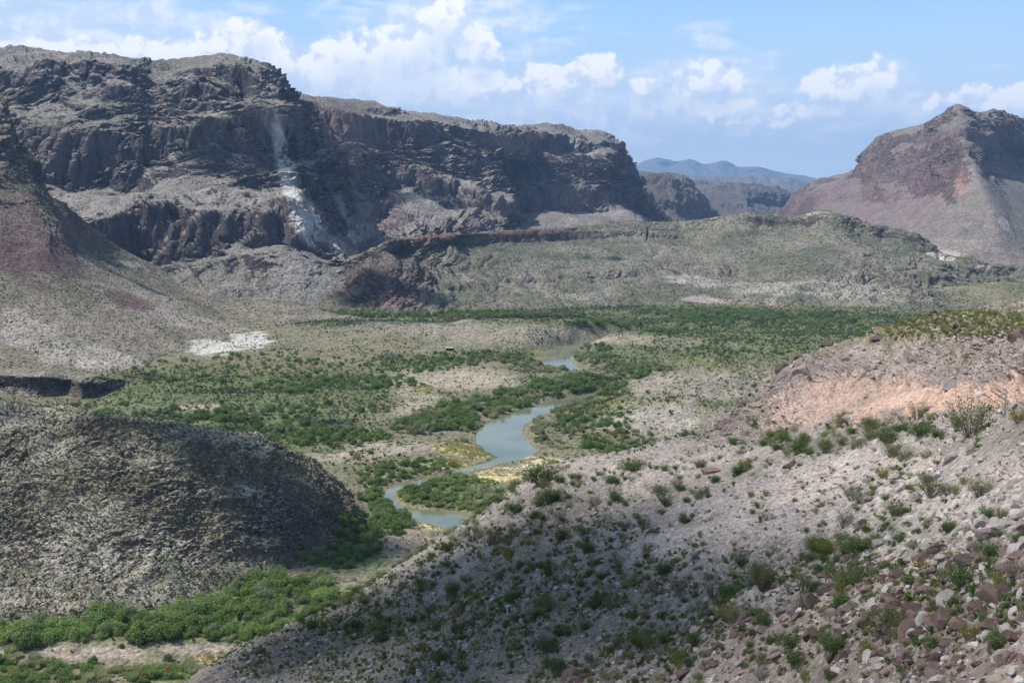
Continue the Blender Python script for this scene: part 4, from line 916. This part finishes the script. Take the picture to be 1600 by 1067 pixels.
def build_trees():
    rng = np.random.default_rng(77); rows = []
    for ti, (place, grp, els, dens, sz, mixk) in enumerate(THICK):
        def df(s, X, Y, els=els, dens=dens): return ell(X, Y, els) * dens * (s['rd'] > 2.0)
        q, nn, n = sample('ground', df, rng, 1200)
        if ti in (8,):
            q2, _, n2_ = sample('hill', lambda s, X, Y, els=els, dens=dens: ell(X, Y, els) * dens * .6 * (s['p'][..., 2] < 14), rng, 300)
            if n2_: q = np.concatenate([q, q2])
        ks = list(mixk); w_ = np.array([mixk[k] for k in ks], float); w_ /= w_.sum()
        # neighbours tend to be of one kind
        patch = fbm(q, 26, 3, 500 + ti) * 1.3 + .5 + rng.normal(size=len(q)) * .13
        cum = np.cumsum(w_)
        for i in range(len(q)):
            k = ks[min(int(np.searchsorted(cum, min(max(patch[i], 0), .999))), len(ks) - 1)]
            s_ = sz[0] * .8 + (sz[1] * 1.15 - sz[0] * .8) * rng.random() ** 1.5; s_ = s_ * (.75 if k in ('dry', 'cane') else 1) * (.8 + .3 * rng.random())
            rows.append((q[i], k, s_, ti))
    # single ones the photo picks out: px, py (base), size, kind, label
    single = [(775,632,6,'dry','reddish-brown dry bush standing out in the hedge above the river bend'),(852,712,4.2,'dry','small russet bush at the tip of the inner bank beside the river'),
              (265,1030,3.4,'tamarisk','lone round grey-green bush standing in the pale sandy wash'),(190,1052,3.2,'dry','orange-brown dry bush beside the wash at the lower left edge'),
              (575,745,5,'dry','golden-brown bush at the edge of the trees left of the lower pool'),(190,1012,2.6,'mesquite','small low dark bush on the pale bank of the sandy wash'),
              (112,1020,1.6,'tamarisk','tiny green bush alone on the pale sand of the wash'),(665,845,2.2,'tamarisk','small bush alone on the pale ground below the lower pool'),
              (1045,522,9,'tamarisk','broad rounded grey-green tree apart from the belt below the middle ridge'),(725,690,5.5,'cane','tall pale buff cane clump at the river edge above the yellow bank')]
    X, Y, D = scr(np.array([r[0] for r in rows])); vis = visible(X, Y - 4, D) & (X > 5) & (X < 1595) & (Y < 1060)
    app = np.array([r[2] for r in rows]) / D * vis
    order = np.argsort(-app); pick = set(order[:285].tolist())
    rest = {}; named = []
    for i, (q, k, s_, ti) in enumerate(rows):
        rz = rng.uniform(0, 6.283); hz = s_ * rng.uniform(.8, 1.15)
        if i in pick:
            nm, lb = TREE_NAME[k]
            szn = 'tall ' if s_ * (1 if k not in ('dry', 'cane') else 1.3) > THICK_MID[ti] else 'low '
            t = thing(nm, lb, 'bush' if nm == 'bush' else 'reeds', q - np.array([0, 0, .1]), rz, (s_, s_, hz), THICK[ti][1])
            named.append((t, X[i], Y[i], szn + lb, THICK[ti][0]))
            if k != 'cane': part('trunk', KINDS[k]['trunk'], t)
            part('crown' if k != 'cane' else 'blades', KINDS[k]['crown'][int(rng.integers(len(KINDS[k]['crown'])))], t)
        else: rest.setdefault(k, []).append((q, s_, hz))
    single_out(named)
    for (px, py, s_, k, lb) in single:
        h = hit(px, py, ('ground',))
        if h is None: continue
        nm, _ = TREE_NAME[k]; t = thing(nm, lb, 'bush' if nm == 'bush' else 'reeds', h[0] - np.array([0, 0, .1]), rng.uniform(0, 6), (s_, s_, s_))
        if k != 'cane': part('trunk', KINDS[k]['trunk'], t)
        part('crown' if k != 'cane' else 'blades', KINDS[k]['crown'][0], t)
    protos = []; pts = []; sc_ = []; var = []
    for k, lst in rest.items():
        b0 = len(protos); protos += KINDS[k]['crown']
        for q, s_, hz in lst: pts.append(q - np.array([0, 0, .1])); sc_.append((s_, s_, hz)); var.append(b0 + rng.integers(len(KINDS[k]['crown'])))
    stuff('thicket', pts, np.array(sc_), protos, 'dense green brush filling the thickets along the river and washes', var=np.array(var))
    print('trees', len(rows), 'rest', len(pts))
build_trees()

def build_scrub():
    rng = np.random.default_rng(88)
    lows = [proto('scrub', crown_mesh(300 + i, 90, .11, 5, .8, .25, .5), L_scr) for i in range(4)]
    def dg(s, X, Y): return (1 + 1.6 * np.clip(fbm(s['p'], 45, 3, 630), -.5, 1)) * np.clip(s['scr'], 0, 1.2) * (.03 + .075 * s['g']) * (s['D'] < 1750) * (s['rd'] > 5)
    q, n_, n = sample('ground', dg, rng, 120000, 30)
    s_ = rng.uniform(.9, 2.3, len(q)) * (1 + .6 * (rng.random(len(q)) > .9))
    sets = [(q, s_)]
    q, n_, n = sample('hill', lambda s, X, Y: .26 * np.clip(s['scr'] + .3, .1, 1.3), rng, 26000, 30); sets.append((q, rng.uniform(.4, 1.25, len(q))))
    q, n_, n = sample('hillside', lambda s, X, Y: .024 * np.clip(s['scr'], 0, 1.2), rng, 26000, 20); sets.append((q, rng.uniform(1.0, 2.4, len(q))))
    q, n_, n = sample('ridge', lambda s, X, Y: .016 * np.clip(s['scr'], 0, 1.2), rng, 26000, 20); sets.append((q, rng.uniform(1.2, 2.8, len(q))))
    print('scrub', [len(a) for a, b in sets])
    stuff('scrub', np.concatenate([a for a, b in sets]), np.concatenate([b for a, b in sets]), lows, 'low olive desert scrub dotted over the valley and hills')
    # stones on the round left hill
    q, n_, n = sample('hill', lambda s, X, Y: .38 + .0 * X, rng, 30000, 30)
    stuff('hill_stones', q, np.exp(rng.normal(-.75, .5, len(q))).clip(.2, 2.0), [proto('rock', rock_mesh(70 + i, 1, .6, 7), R_mix) for i in range(4)], 'loose grey and brown stones covering the round left hill')
build_scrub()

def surf_rot(n, rz, k=.8):
    up = Vector((float(n[0]) * k, float(n[1]) * k, 1.0)).normalized()
    return (up.to_track_quat('Z', 'Y').to_matrix() @ Matrix.Rotation(rz, 3, 'Z')).to_euler()
def build_rocks():
    rng = np.random.default_rng(99)
    dark = [(1500,960,330,110,1),(1250,1010,220,80,.8),(1600,880,120,60,.6),(1000,1050,200,60,.4),(1480,510,200,26,.6),(1200,610,60,40,.4),(1060,900,60,40,.3)]
    def ds(s, X, Y):
        f = fbm(s['p'], 5.0, 3, 600); near = np.clip(70 / s['D'], .6, 2.2)
        return np.clip(3.6 * near * (1.0 + 1.5 * f + 1.2 * ell(X, Y, [(1450,900,300,180,1),(800,1000,500,120,.7),(1500,760,200,60,.3)])), 0, 22)
    q, n_, n = sample('slope', ds, rng, 125000, 260, 1110)
    def db(s, X, Y): return np.clip(3.5 * (1.3 + 1.6 * fbm(s['p'], 3, 3, 610)), 0, 9) * (1 - .93 * ell(X, Y, [(1340,622,115,36,1),(1520,622,130,22,1),(1590,595,60,18,1)]))
    q2, n2_, n2 = sample('bank', db, rng, 60000, 260)
    q = np.concatenate([q, q2]); nn = np.concatenate([n_, n2_])
    s_ = np.exp(rng.normal(-1.85, .66, len(q))).clip(.045, .85)
    X, Y, D = scr(q); dk = ell(X, Y, dark); isd = rng.random(len(q)) < dk * .55
    s_ = s_ * (1 + .35 * isd)
    vis = visible(X, Y, D, 1.1) & (X > 0) & (X < 1600) & (Y < 1062) & (Y > 400)
    app = s_ / D * vis; big = set(np.argsort(-app)[:255].tolist())
    dw = [proto('rock', rock_mesh(20 + i, 2, (.8, .6, .95, .5)[i % 4], 11), R_brown) for i in range(4)]
    keep = np.array([i not in big for i in range(len(q))])
    rot = np.stack([rng.normal(size=len(q)) * .35, rng.normal(size=len(q)) * .35, rng.uniform(0, 6.283, len(q))], 1)
    q = q - nn * (.13 * s_)[:, None]
    k = keep & ~isd
    stuff('rubble', q[k], s_[k], ROCKS, 'loose grey and pinkish stones covering the near slope', rot=rot[k])
    k = keep & isd
    stuff('dark_rubble', q[k], s_[k] * 1.1, dw, 'loose dark brown stones lying low on the near slope', rot=rot[k])
    named = []
    for i in big:
        x, y = X[i], Y[i]
        m = R_brown if isd[i] else (R_grey if rng.random() < .75 else R_mix)
        cname = {'brown_rock': 'dark brown', 'grey_rock': 'pale grey', 'mixed_rock': 'weathered'}[m.name]
        if y < 700 and x > 1080: pl, g = 'on the cut bank', 'boulders on the cut bank'
        elif y > 900 and x > 1150: pl, g = 'in the dark rock field', 'boulders in the lower right rock field'
        elif x < 700: pl, g = 'low on the left slope', 'boulders on the lower left of the near slope'
        elif y < 800: pl, g = 'on the upper gravel', 'boulders on the upper near slope'
        else: pl, g = 'on the mid slope', 'boulders on the middle of the near slope'
        sc_ = s_[i] * rng.uniform(1.0, 1.25)
        vi = int(rng.integers(7)); shp = ('thick', 'slab-like', 'tall', 'blocky', 'flat', 'rounded', 'thick')[vi]
        o = mesh_thing('boulder', BOULD[m.name][vi], 'x', 'boulder', q[i], rot[i], (sc_,) * 3, g); named.append((o, x, y, cname + ' ' + shp + ' boulder', pl))
    single_out(named)
    big1 = [(1112,738,34,.62,R_brown,1,'dark brown blocky boulder on the crest of the near slope above the bend'),(1253,580,34,.75,R_grey,0,'big grey leaning slab on the left shoulder of the cut bank'),
            (1240,560,30,.7,R_brown,5,'dark brown rock on the skyline just right of the grey slab'),(1180,615,24,.7,R_brown,0,'dark rock low on the left skyline of the cut bank'),(1372,532,30,.7,R_brown,1,'brown block on the grassy lip of the cut bank'),(1222,575,26,.9,R_brown,2,'black-brown rock perched on the skyline beside the grey slab'),(1484,603,44,.6,R_grey,3,'large pale slab with a dark overhang in the cut bank'),(1322,562,18,1.1,R_mix,4,'rounded brown rock bulging from the cut bank face'),
            (1485,720,34,.9,R_grey,5,'large white angular slab left of the yellow grass patch'),(1333,655,34,.5,R_grey,6,'flat pale stone beside the green bushes above the gravel'),(1236,728,32,.5,R_mix,0,'orange-tinted slab in the line of stones on the upper slope'),
            (1395,755,28,.6,R_grey,2,'rounded light grey boulder in the middle of the small gully'),(1485,938,50,.42,R_grey,1,'long pale flat-topped boulder in the right rock field'),(1408,1022,46,.5,R_mix,3,'large smooth purple-grey boulder near the lower right'),
            (1268,990,42,1.1,R_brown,4,'tall dark brown pointed boulder at the lower right'),(1245,965,26,1.2,R_brown,5,'pyramid-shaped dark rock behind the tall brown boulder'),(1355,975,30,.9,R_brown,6,'reddish brown sharp-edged rock in the right rock field'),
            (1380,968,30,.8,R_brown,1,'dark faceted rock right of the sharp-edged one'),(1590,525,34,.9,R_brown,0,'dark brown outcrop block on the bank top at the right edge'),(1415,555,0,1,R_mix,2,''),(1578,885,36,.6,R_brown,2,'broad dark rock at the right edge of the rock field'),
            (1135,990,26,.5,R_grey,5,'smooth cream boulder half sunk between brown rocks'),(1290,535,26,.7,R_brown,3,'brown boulder on the skyline of the bank'),(722,955,26,.9,R_brown,6,'dark maroon boulder alone on the lower left slope'),(400,1020,30,.7,R_brown,0,'brown boulder at the lower left edge of the slope'),
            (895,1055,40,.8,R_brown,2,'dark boulder at the bottom edge of the picture on the near slope'),(1065,912,34,.8,R_mix,4,'upright brown and grey outcrop rock in mid slope'),(1540,930,32,.8,R_mix,6,'grey-brown block resting against the flat-topped boulder'),(870,738,30,.6,R_mix,5,'grey boulder next to the big dark bushes on the crest')]
    for (px, py, wpx, hk, m, vi, lb) in big1:
        if not lb: continue
        h = hit(px, py, ('slope', 'bank'))
        if h is None: continue
        sc_ = wpx / F * h[2] * 1.05
        mesh_thing('boulder', BOULD[m.name][vi], lb, 'boulder', h[0] + np.array([0, 0, -.16 * sc_]), (rng.normal() * .2, rng.normal() * .2, rng.uniform(-.6, .6)), (sc_, sc_, sc_ * (0.6 + .6 * hk)))
    print('rocks', len(q))
build_rocks()

FGN = dict(creosote=('creosote_bush', 'olive open bush'), green=('shrub', 'dark green shrub'), yellow=('shrub', 'yellow-green shrub'), grey=('shrub', 'pale grey shrub'))
def fg_thing(kind, vi, lb, q, s_, rz, group=None, hs=1.0, ws=(1, 1)):
    t = thing(FGN[kind][0], lb, 'shrub', q - np.array([0, 0, .04]), rz, (s_ * ws[0], s_ * ws[1], s_ * hs), group)
    part('stems', FG[kind][vi][0], t); part('foliage', FG[kind][vi][1], t); return t
def build_shrubs():
    rng = np.random.default_rng(111)
    bush = [(760,830,200,90,1.0),(640,900,160,80,1.1),(860,760,60,40,1.3),(1000,780,140,60,.7),(900,900,200,60,1.0),(560,960,100,50,1.3),(1200,680,110,20,1.2),(1400,670,120,24,1.2),(1380,790,80,60,.9),(1250,900,160,60,.9),(1000,1000,400,90,1.2),(1500,820,140,60,.6),(1300,760,250,80,.35),(1500,950,200,80,.7)]
    q, n_, n = sample('slope', lambda s, X, Y: .42 * ell(X, Y, bush) * np.clip(1 + 2 * fbm(s['p'], 9, 3, 620), 0, 3), rng, 4000, 30, 1110)
    q2, _, n2 = sample('bank', lambda s, X, Y: .22 * ell(X, Y, [(1480,508,200,22,1.5),(1180,650,40,30,1.2),(1440,570,100,20,.25),(1280,600,30,30,.2)]), rng, 900, 30)
    q = np.concatenate([q, q2]); X, Y, D = scr(q)
    s_ = np.exp(rng.normal(-.25, .45, len(q))).clip(.3, 2.1); vis = visible(X, Y, D, 1.1) & (X > 0) & (X < 1600) & (Y < 1062)
    kinds = rng.choice(['creosote', 'green', 'yellow', 'grey'], len(q), p=[.30, .40, .16, .14]); kinds[len(q) - n2:] = rng.choice(['creosote', 'yellow', 'green'], n2, p=[.3, .5, .2])
    s_[len(q) - n2:] *= .75
    app = s_ / D * vis; big = set(np.argsort(-app)[:250].tolist())
    P_, S_, V_ = [], [], []; pr = []; off = {}; named = []
    for k in FG:
        off[k] = len(pr)
        for a, b_ in FG[k]:
            pr.append(b_)
    for i in range(len(q)):
        k = kinds[i]; vi = int(rng.integers(3))
        if i in big:
            x, y = X[i], Y[i]
            if y < 560 and x > 1200: pl, g = 'on the bank top', 'shrubs on top of the cut bank'
            elif y < 710: pl, g = 'below the pink bank', 'shrubs below the cut bank'
            elif x < 760: pl, g = 'on the left flank', 'shrubs on the left flank of the near slope'
            elif y > 900: pl, g = 'among the low rocks', 'shrubs low on the near slope'
            elif x > 1150: pl, g = 'on the sunny gravel', 'shrubs on the sunny gravel'
            else: pl, g = 'on the shaded slope', 'shrubs on the middle of the near slope'
            t = fg_thing(k, vi, 'x', q[i], s_[i], rng.uniform(0, 6), g, rng.uniform(.7, 1.1)); named.append((t, x, y, ('large ' if s_[i] / D[i] > .012 else 'small ') + FGN[k][1], pl))
        else: P_.append(q[i]); S_.append(s_[i]); V_.append(off[k] + vi)
    single_out(named)
    stuff('undergrowth', P_, np.array(S_), pr, 'small green plants between the rocks of the near slope', var=np.array(V_))
    tuft = [proto('tuft', blades(700 + i, 60, .8, .3, .02, .6), L_grs) for i in range(3)] + [proto('tuft', crown_mesh(710 + i, 160, .06, 6, .7), L_shr) for i in range(2)] + [proto('tuft', crown_mesh(720, 150, .06, 6, .6), L_yel)]
    q, n_, n = sample('slope', lambda s, X, Y: np.clip(1.0 + 2.6 * fbm(s['p'], 6, 3, 640), 0, 3) * (.22 + 2.9 * ell(X, Y, [(700,1000,450,100,1),(1350,960,330,110,.8),(640,900,160,70,.5),(1380,800,120,70,.4),(900,870,250,60,.5)])), rng, 34000, 30, 1110)
    q2, _, n2 = sample('bank', lambda s, X, Y: 2.2 * ell(X, Y, [(1480,506,230,24,1.4)]) + .05, rng, 9000, 30)
    yel = [(735,706,40,13,1),(700,725,34,8,1),(700,700,26,12,1),(790,738,66,7,.5),(700,822,60,6,.8),(850,551,28,4,1),(320,1030,30,8,.8),(660,608,20,7,.6),(300,600,240,30,.05),(840,722,30,8,.4)]
    grn = [(772,704,28,8,1),(745,752,34,5,1),(250,1050,80,14,1),(740,795,50,8,.6),(470,960,80,10,.6),(560,935,40,16,.5)]
    for nm_, els_, mt_, lb_ in (('bank_grass', yel, leaf_mat('dry_grass_blade', (.34, .31, .11), (.48, .42, .19)), 'yellowing grass on the sandy river banks'), ('green_grass', grn, leaf_mat('green_grass_blade', (.17, .27, .05), (.27, .38, .09)), 'fresh green grass on the wet bars and the wash')):
        tf = [proto('tuft', blades(730 + i, 50, .5, .45, .02, .5), mt_) for i in range(3)]
        qg, _, _ = sample('ground', lambda s, X, Y: .8 * ell(X, Y, els_) * (s['rd'] > .6) * np.clip(1 + 2 * fbm(s['p'], 9, 3, 655), 0, 2), rng, 12000, 20)
        stuff(nm_, qg, np.exp(rng.normal(.15, .3, len(qg))).clip(.6, 2.2), tf, lb_)
    v = np.concatenate([rng.choice(6, len(q), p=[.12, .1, .1, .28, .28, .12]), rng.choice(6, len(q2), p=[.25, .2, .2, .05, .05, .25])])
    q = np.concatenate([q, q2]); stuff('grass', q, np.exp(rng.normal(-1.25, .4, len(q))).clip(.12, .7), tuft, 'short grass and small herbs between the stones', var=v)
    print('shrubs', len(P_), 'tufts', len(q))
    one = [(1515,682,80,'creosote',1,1.0,'biggest open-branched bush near the road sign on the crest of the slope'),(1440,680,52,'green',0,.8,'round bright green bush left of the biggest open-branched bush'),(1385,692,50,'green',1,.8,'green bush second left of the biggest open-branched bush'),
           (1590,660,50,'yellow',0,.8,'yellow-green bush at the right edge beneath the road sign'),(1248,708,50,'green',2,1.0,'tall green bush at the left end of the row under the pink bank'),(1215,702,30,'green',0,.7,'low green bush beside the tall one under the pink bank'),
           (845,755,72,'green',1,.7,'wide dark bush on the crest overlooking the pool'),(860,785,56,'green',2,.8,'dark bush just below the wide one on the crest'),(988,735,56,'green',0,.6,'dark spreading bush on the upper rim of the slope'),
           (962,782,34,'green',1,.95,'compact rounded green bush alone on grey gravel'),(1035,782,44,'creosote',2,.8,'olive bush right of the compact rounded bush'),(1090,780,26,'creosote',0,.9,'small olive bush on the gravel below the brown block'),
           (1340,862,72,'green',2,.6,'broad bright green shrub on the sunny gravel'),(1278,860,42,'green',0,.9,'upright green shrub left of the broad bright green one'),(1150,925,60,'green',1,.5,'long low green shrub on the bench in mid slope'),(1190,905,50,'green',2,.5,'right end shrub of the long green patch in mid slope'),
           (1343,785,44,'grey',0,.85,'rounded pale shrub above the small gully'),(1543,808,32,'green',0,1.0,'isolated green shrub on pale gravel near the right edge'),(1200,812,34,'grey',1,.7,'pale low shrub on smooth gravel in mid slope'),(1196,775,16,'yellow',1,1.4,'small upright yellowish plant on the gravel'),
           (1410,720,46,'creosote',1,.7,'sprawling olive shrub at the head of the small gully'),(1650,700,60,'green',1,.8,''),(1315,945,44,'green',2,.8,'dark green shrub between brown rocks at lower right'),(1425,855,40,'yellow',2,.5,'low yellow-green shrub beside the stones'),
           (1235,1010,52,'green',0,.8,'green shrub pressed against the tall dark brown boulder'),(1400,995,36,'grey',2,.8,'blue-green shrub above the smooth purple-grey boulder'),(700,860,40,'green',0,.7,'dark shrub on the left edge of the slope above the pale flat'),(740,845,44,'creosote',1,.7,'olive shrub on the left edge of the slope near the pool'),
           (805,800,44,'green',1,.7,'dark shrub on the rim left of the crest bushes'),(800,938,36,'green',2,.8,'bright green tussock in the shaded lower slope')]
    for (px, py, wpx, k, vi, hs, lb) in one:
        h = hit(px, py, ('slope',), 6)
        if h is None or not lb: print('no hit', px, py); continue
        fg_thing(k, vi, lb, h[0], wpx / F * h[2] * 1.1, rng.uniform(0, 6), None, hs, (1, 1))
build_shrubs()

# ------------------------------------------------------------------ things people put there
def box(x0, x1, y0, y1, z0, z1):
    v = np.array([(x, y, z) for z in (z0, z1) for x, y in ((x0, y0), (x1, y0), (x1, y1), (x0, y1))], float)
    return v, np.array([(0, 3, 2, 1), (4, 5, 6, 7), (0, 1, 5, 4), (1, 2, 6, 5), (2, 3, 7, 6), (3, 0, 4, 7)])
def boxes(lst):
    V, Q = [], []; o = 0
    for b in lst:
        v, q = box(*b); V.append(v); Q.append(q + o); o += 8
    return np.concatenate(V), np.concatenate(Q)
def build_sign():
    h = hit(1572, 655, ('slope',), 8); c = h[0].copy(); top = P(1572, 607, h[2] + 3)
    base = np.array([top[0], top[1], c[2] - 1.0]); H_ = top[2] - base[2]
    met = plain_mat('galvanised_steel', (.32, .33, .34), .45, .1, 4, .6); gr = plain_mat('sign_back', (.45, .46, .46), .5, .08)
    t = thing('road_sign', 'small grey road sign seen nearly edge-on on a thin post by the cut bank', 'sign', base, math.radians(68))
    o = raw_mesh('post', *boxes([(-.03, .03, -.03, .03, -.3, H_ - .02)]), met, smooth=False); o.parent = t
    # plate with clipped corners
    a, b_, c_ = .30, .36, .06; z = H_ - .36
    pr = [(-a + c_, -b_), (a - c_, -b_), (a, -b_ + c_), (a, b_ - c_), (a - c_, b_), (-a + c_, b_), (-a, b_ - c_), (-a, -b_ + c_)]
    import bmesh
    bm = bmesh.new(); f0 = [bm.verts.new((x, -.034, y + z)) for x, y in pr]; f1 = [bm.verts.new((x, -.044, y + z)) for x, y in pr]
    bm.faces.new(f0); bm.faces.new(f1[::-1])
    for i in range(8): bm.faces.new((f0[i], f1[i], f1[(i + 1) % 8], f0[(i + 1) % 8]))
    bmesh.ops.recalc_face_normals(bm, faces=bm.faces)
    me = bpy.data.meshes.new('plate'); bm.to_mesh(me); bm.free(); me.materials.append(gr); o = bpy.data.objects.new('plate', me); C.objects.link(o); o.parent = t
build_sign()
def build_shelter():
    h = hit(702, 548, ('ground',), 4); c = h[0]
    t = thing('shelter', 'small open shelter with a pale flat roof standing alone in the valley brush', 'shelter', c - np.array([0, 0, .2]), math.radians(-12))
    rf = plain_mat('pale_roof', (.5, .48, .45), .7, .06); wd = plain_mat('dark_timber', (.07, .055, .045), .8)
    o = raw_mesh('roof', *boxes([(-3.9, 3.9, -2.6, 2.8, 3.0, 3.16), (-4.0, 4.0, -2.75, -2.6, 2.9, 3.2)]), rf, smooth=False); o.parent = t
    for x in (-3.6, 3.6):
        for y in (-2.4, 2.4): o = raw_mesh('post', *box(x - .12, x + .12, y - .12, y + .12, -.4, 3.0), wd, smooth=False); o.parent = t
    o = raw_mesh('back_wall', *boxes([(-3.45, 3.45, 2.3, 2.45, -.3, 3.0), (-3.45, 1.2, .4, .55, -.3, 2.2)]), wd, smooth=False); o.parent = t
build_shelter()

# ------------------------------------------------------------------ clouds that shade the ground (above and to the left, outside the picture)
def build_clouds():
    rng = np.random.default_rng(5)
    m = bpy.data.materials.new('cloud_mass'); m.use_nodes = True; T = NT(m.node_tree); T.n.clear()
    out = T.node('ShaderNodeOutputMaterial'); d = T.node('ShaderNodeBsdfDiffuse'); tl = T.node('ShaderNodeBsdfTranslucent'); tp = T.node('ShaderNodeBsdfTransparent')
    d.inputs[0].default_value = (.9, .9, .92, 1); tl.inputs[0].default_value = (.9, .9, .92, 1)
    a = T.node('ShaderNodeMixShader'); a.inputs[0].default_value = .5; T.l.new(d.outputs[0], a.inputs[1]); T.l.new(tl.outputs[0], a.inputs[2])
    b_ = T.node('ShaderNodeMixShader'); g = T.node('ShaderNodeNewGeometry'); n = T.noise(g.outputs['Position'], 1 / 45, 6, .6)
    T.l.new(T.ramp(n, .36, .62, .25, .74), b_.inputs[0]); T.l.new(tp.outputs[0], b_.inputs[1]); T.l.new(a.outputs[0], b_.inputs[2]); T.l.new(b_.outputs[0], out.inputs[0])
    shade = SHADE
    V, Q = [], []; off = 0; sv, sf = ICO[3]
    for (px, py, names, rx, ry, rot, nb) in shade:
        h = hit(px, py, names, 10)
        if h is None: print('no shade hit', px, py); continue
        ctr = h[0] + SUN / SUN[2] * (1500 - h[0][2])
        for _ in range(nb):
            a_ = rng.uniform(0, 6.283); q = math.sqrt(rng.random()) * .8; ca, sa = math.cos(rot), math.sin(rot)
            lx, ly = math.cos(a_) * q * rx, math.sin(a_) * q * ry
            c = ctr + np.array([lx * ca - ly * sa, lx * sa + ly * ca, rng.uniform(-8, 8)])
            r = min(rx, ry) * rng.uniform(.35, .6)
            v = sv * np.array([r, r, r * .35]); v = v * (1 + .3 * fbm(sv * 2 + c / 50, 1.0, 3, 9))[:, None] + c
            V.append(v); Q.append(sf + off); off += len(v)
    o = raw_mesh('clouds', np.concatenate(V), np.concatenate(Q), m); o['kind'] = 'stuff'; o['label'] = 'small broken cumulus clouds drifting over the valley'
SHADE = [(430,745,('hill',),34,24,.2,8),(480,810,('hill',),34,28,0,9),(330,700,('hill',),50,14,0,7),(550,860,('ground','hill'),30,18,0,8),(160,655,('hill',),70,10,0,6),(420,665,('ground',),75,20,.1,9),(260,650,('ground',),50,12,.1,5),
         (620,440,('ridge',),80,60,0,10),(700,490,('ground',),170,40,0,14),(540,470,('ridge','ground'),50,40,0,5),
         (620,950,('slope',),22,11,.9,12),(680,930,('slope',),20,14,.8,8),(780,960,('slope',),22,12,.7,8),(1000,1000,('slope',),18,8,.5,7),(1330,1055,('slope',),12,4,.3,5),(500,1000,('slope',),20,12,.9,9),(700,1010,('slope',),24,12,.8,11),(850,1010,('slope',),22,9,.7,10),(900,860,('slope',),16,8,.5,7),(760,880,('slope',),18,10,.6,9),(1020,1045,('slope',),18,6,.4,8),
         (1200,1060,('slope',),12,4,.3,6),(1420,1062,('slope',),10,4,.3,5),(980,930,('slope',),16,8,.5,8),(850,950,('slope',),18,10,.5,9),(1130,990,('slope',),11,5,.4,5),
         (1150,640,('bank',),9,8,0,5),(380,230,('mountain',),150,90,0,10),(90,330,('hillside',),70,40,0,4),(900,400,('ridge',),200,20,0,5),(590,300,('mountain',),160,80,0,8)]
build_clouds()

# ------------------------------------------------------------------ air
def build_haze():
    m = bpy.data.materials.new('haze_air'); m.use_nodes = True; t = m.node_tree; t.nodes.clear()
    o = t.nodes.new('ShaderNodeOutputMaterial'); v = t.nodes.new('ShaderNodeVolumePrincipled')
    v.inputs['Color'].default_value = (0.36, 0.60, 1.0, 1); v.inputs['Density'].default_value = 4.3e-5
    v.inputs['Anisotropy'].default_value = 0.0
    t.links.new(v.outputs[0], o.inputs['Volume'])
    h = 29500; z0, z1 = -130, 1500
    vs = [(-h, -h, z0), (h, -h, z0), (h, h, z0), (-h, h, z0), (-h, -h, z1), (h, -h, z1), (h, h, z1), (-h, h, z1)]
    q = [(0, 3, 2, 1), (4, 5, 6, 7), (0, 1, 5, 4), (1, 2, 6, 5), (2, 3, 7, 6), (3, 0, 4, 7)]
    ob = raw_mesh('haze', np.array(vs, float), np.array(q), m, smooth=False); ob['kind'] = 'stuff'
build_haze()
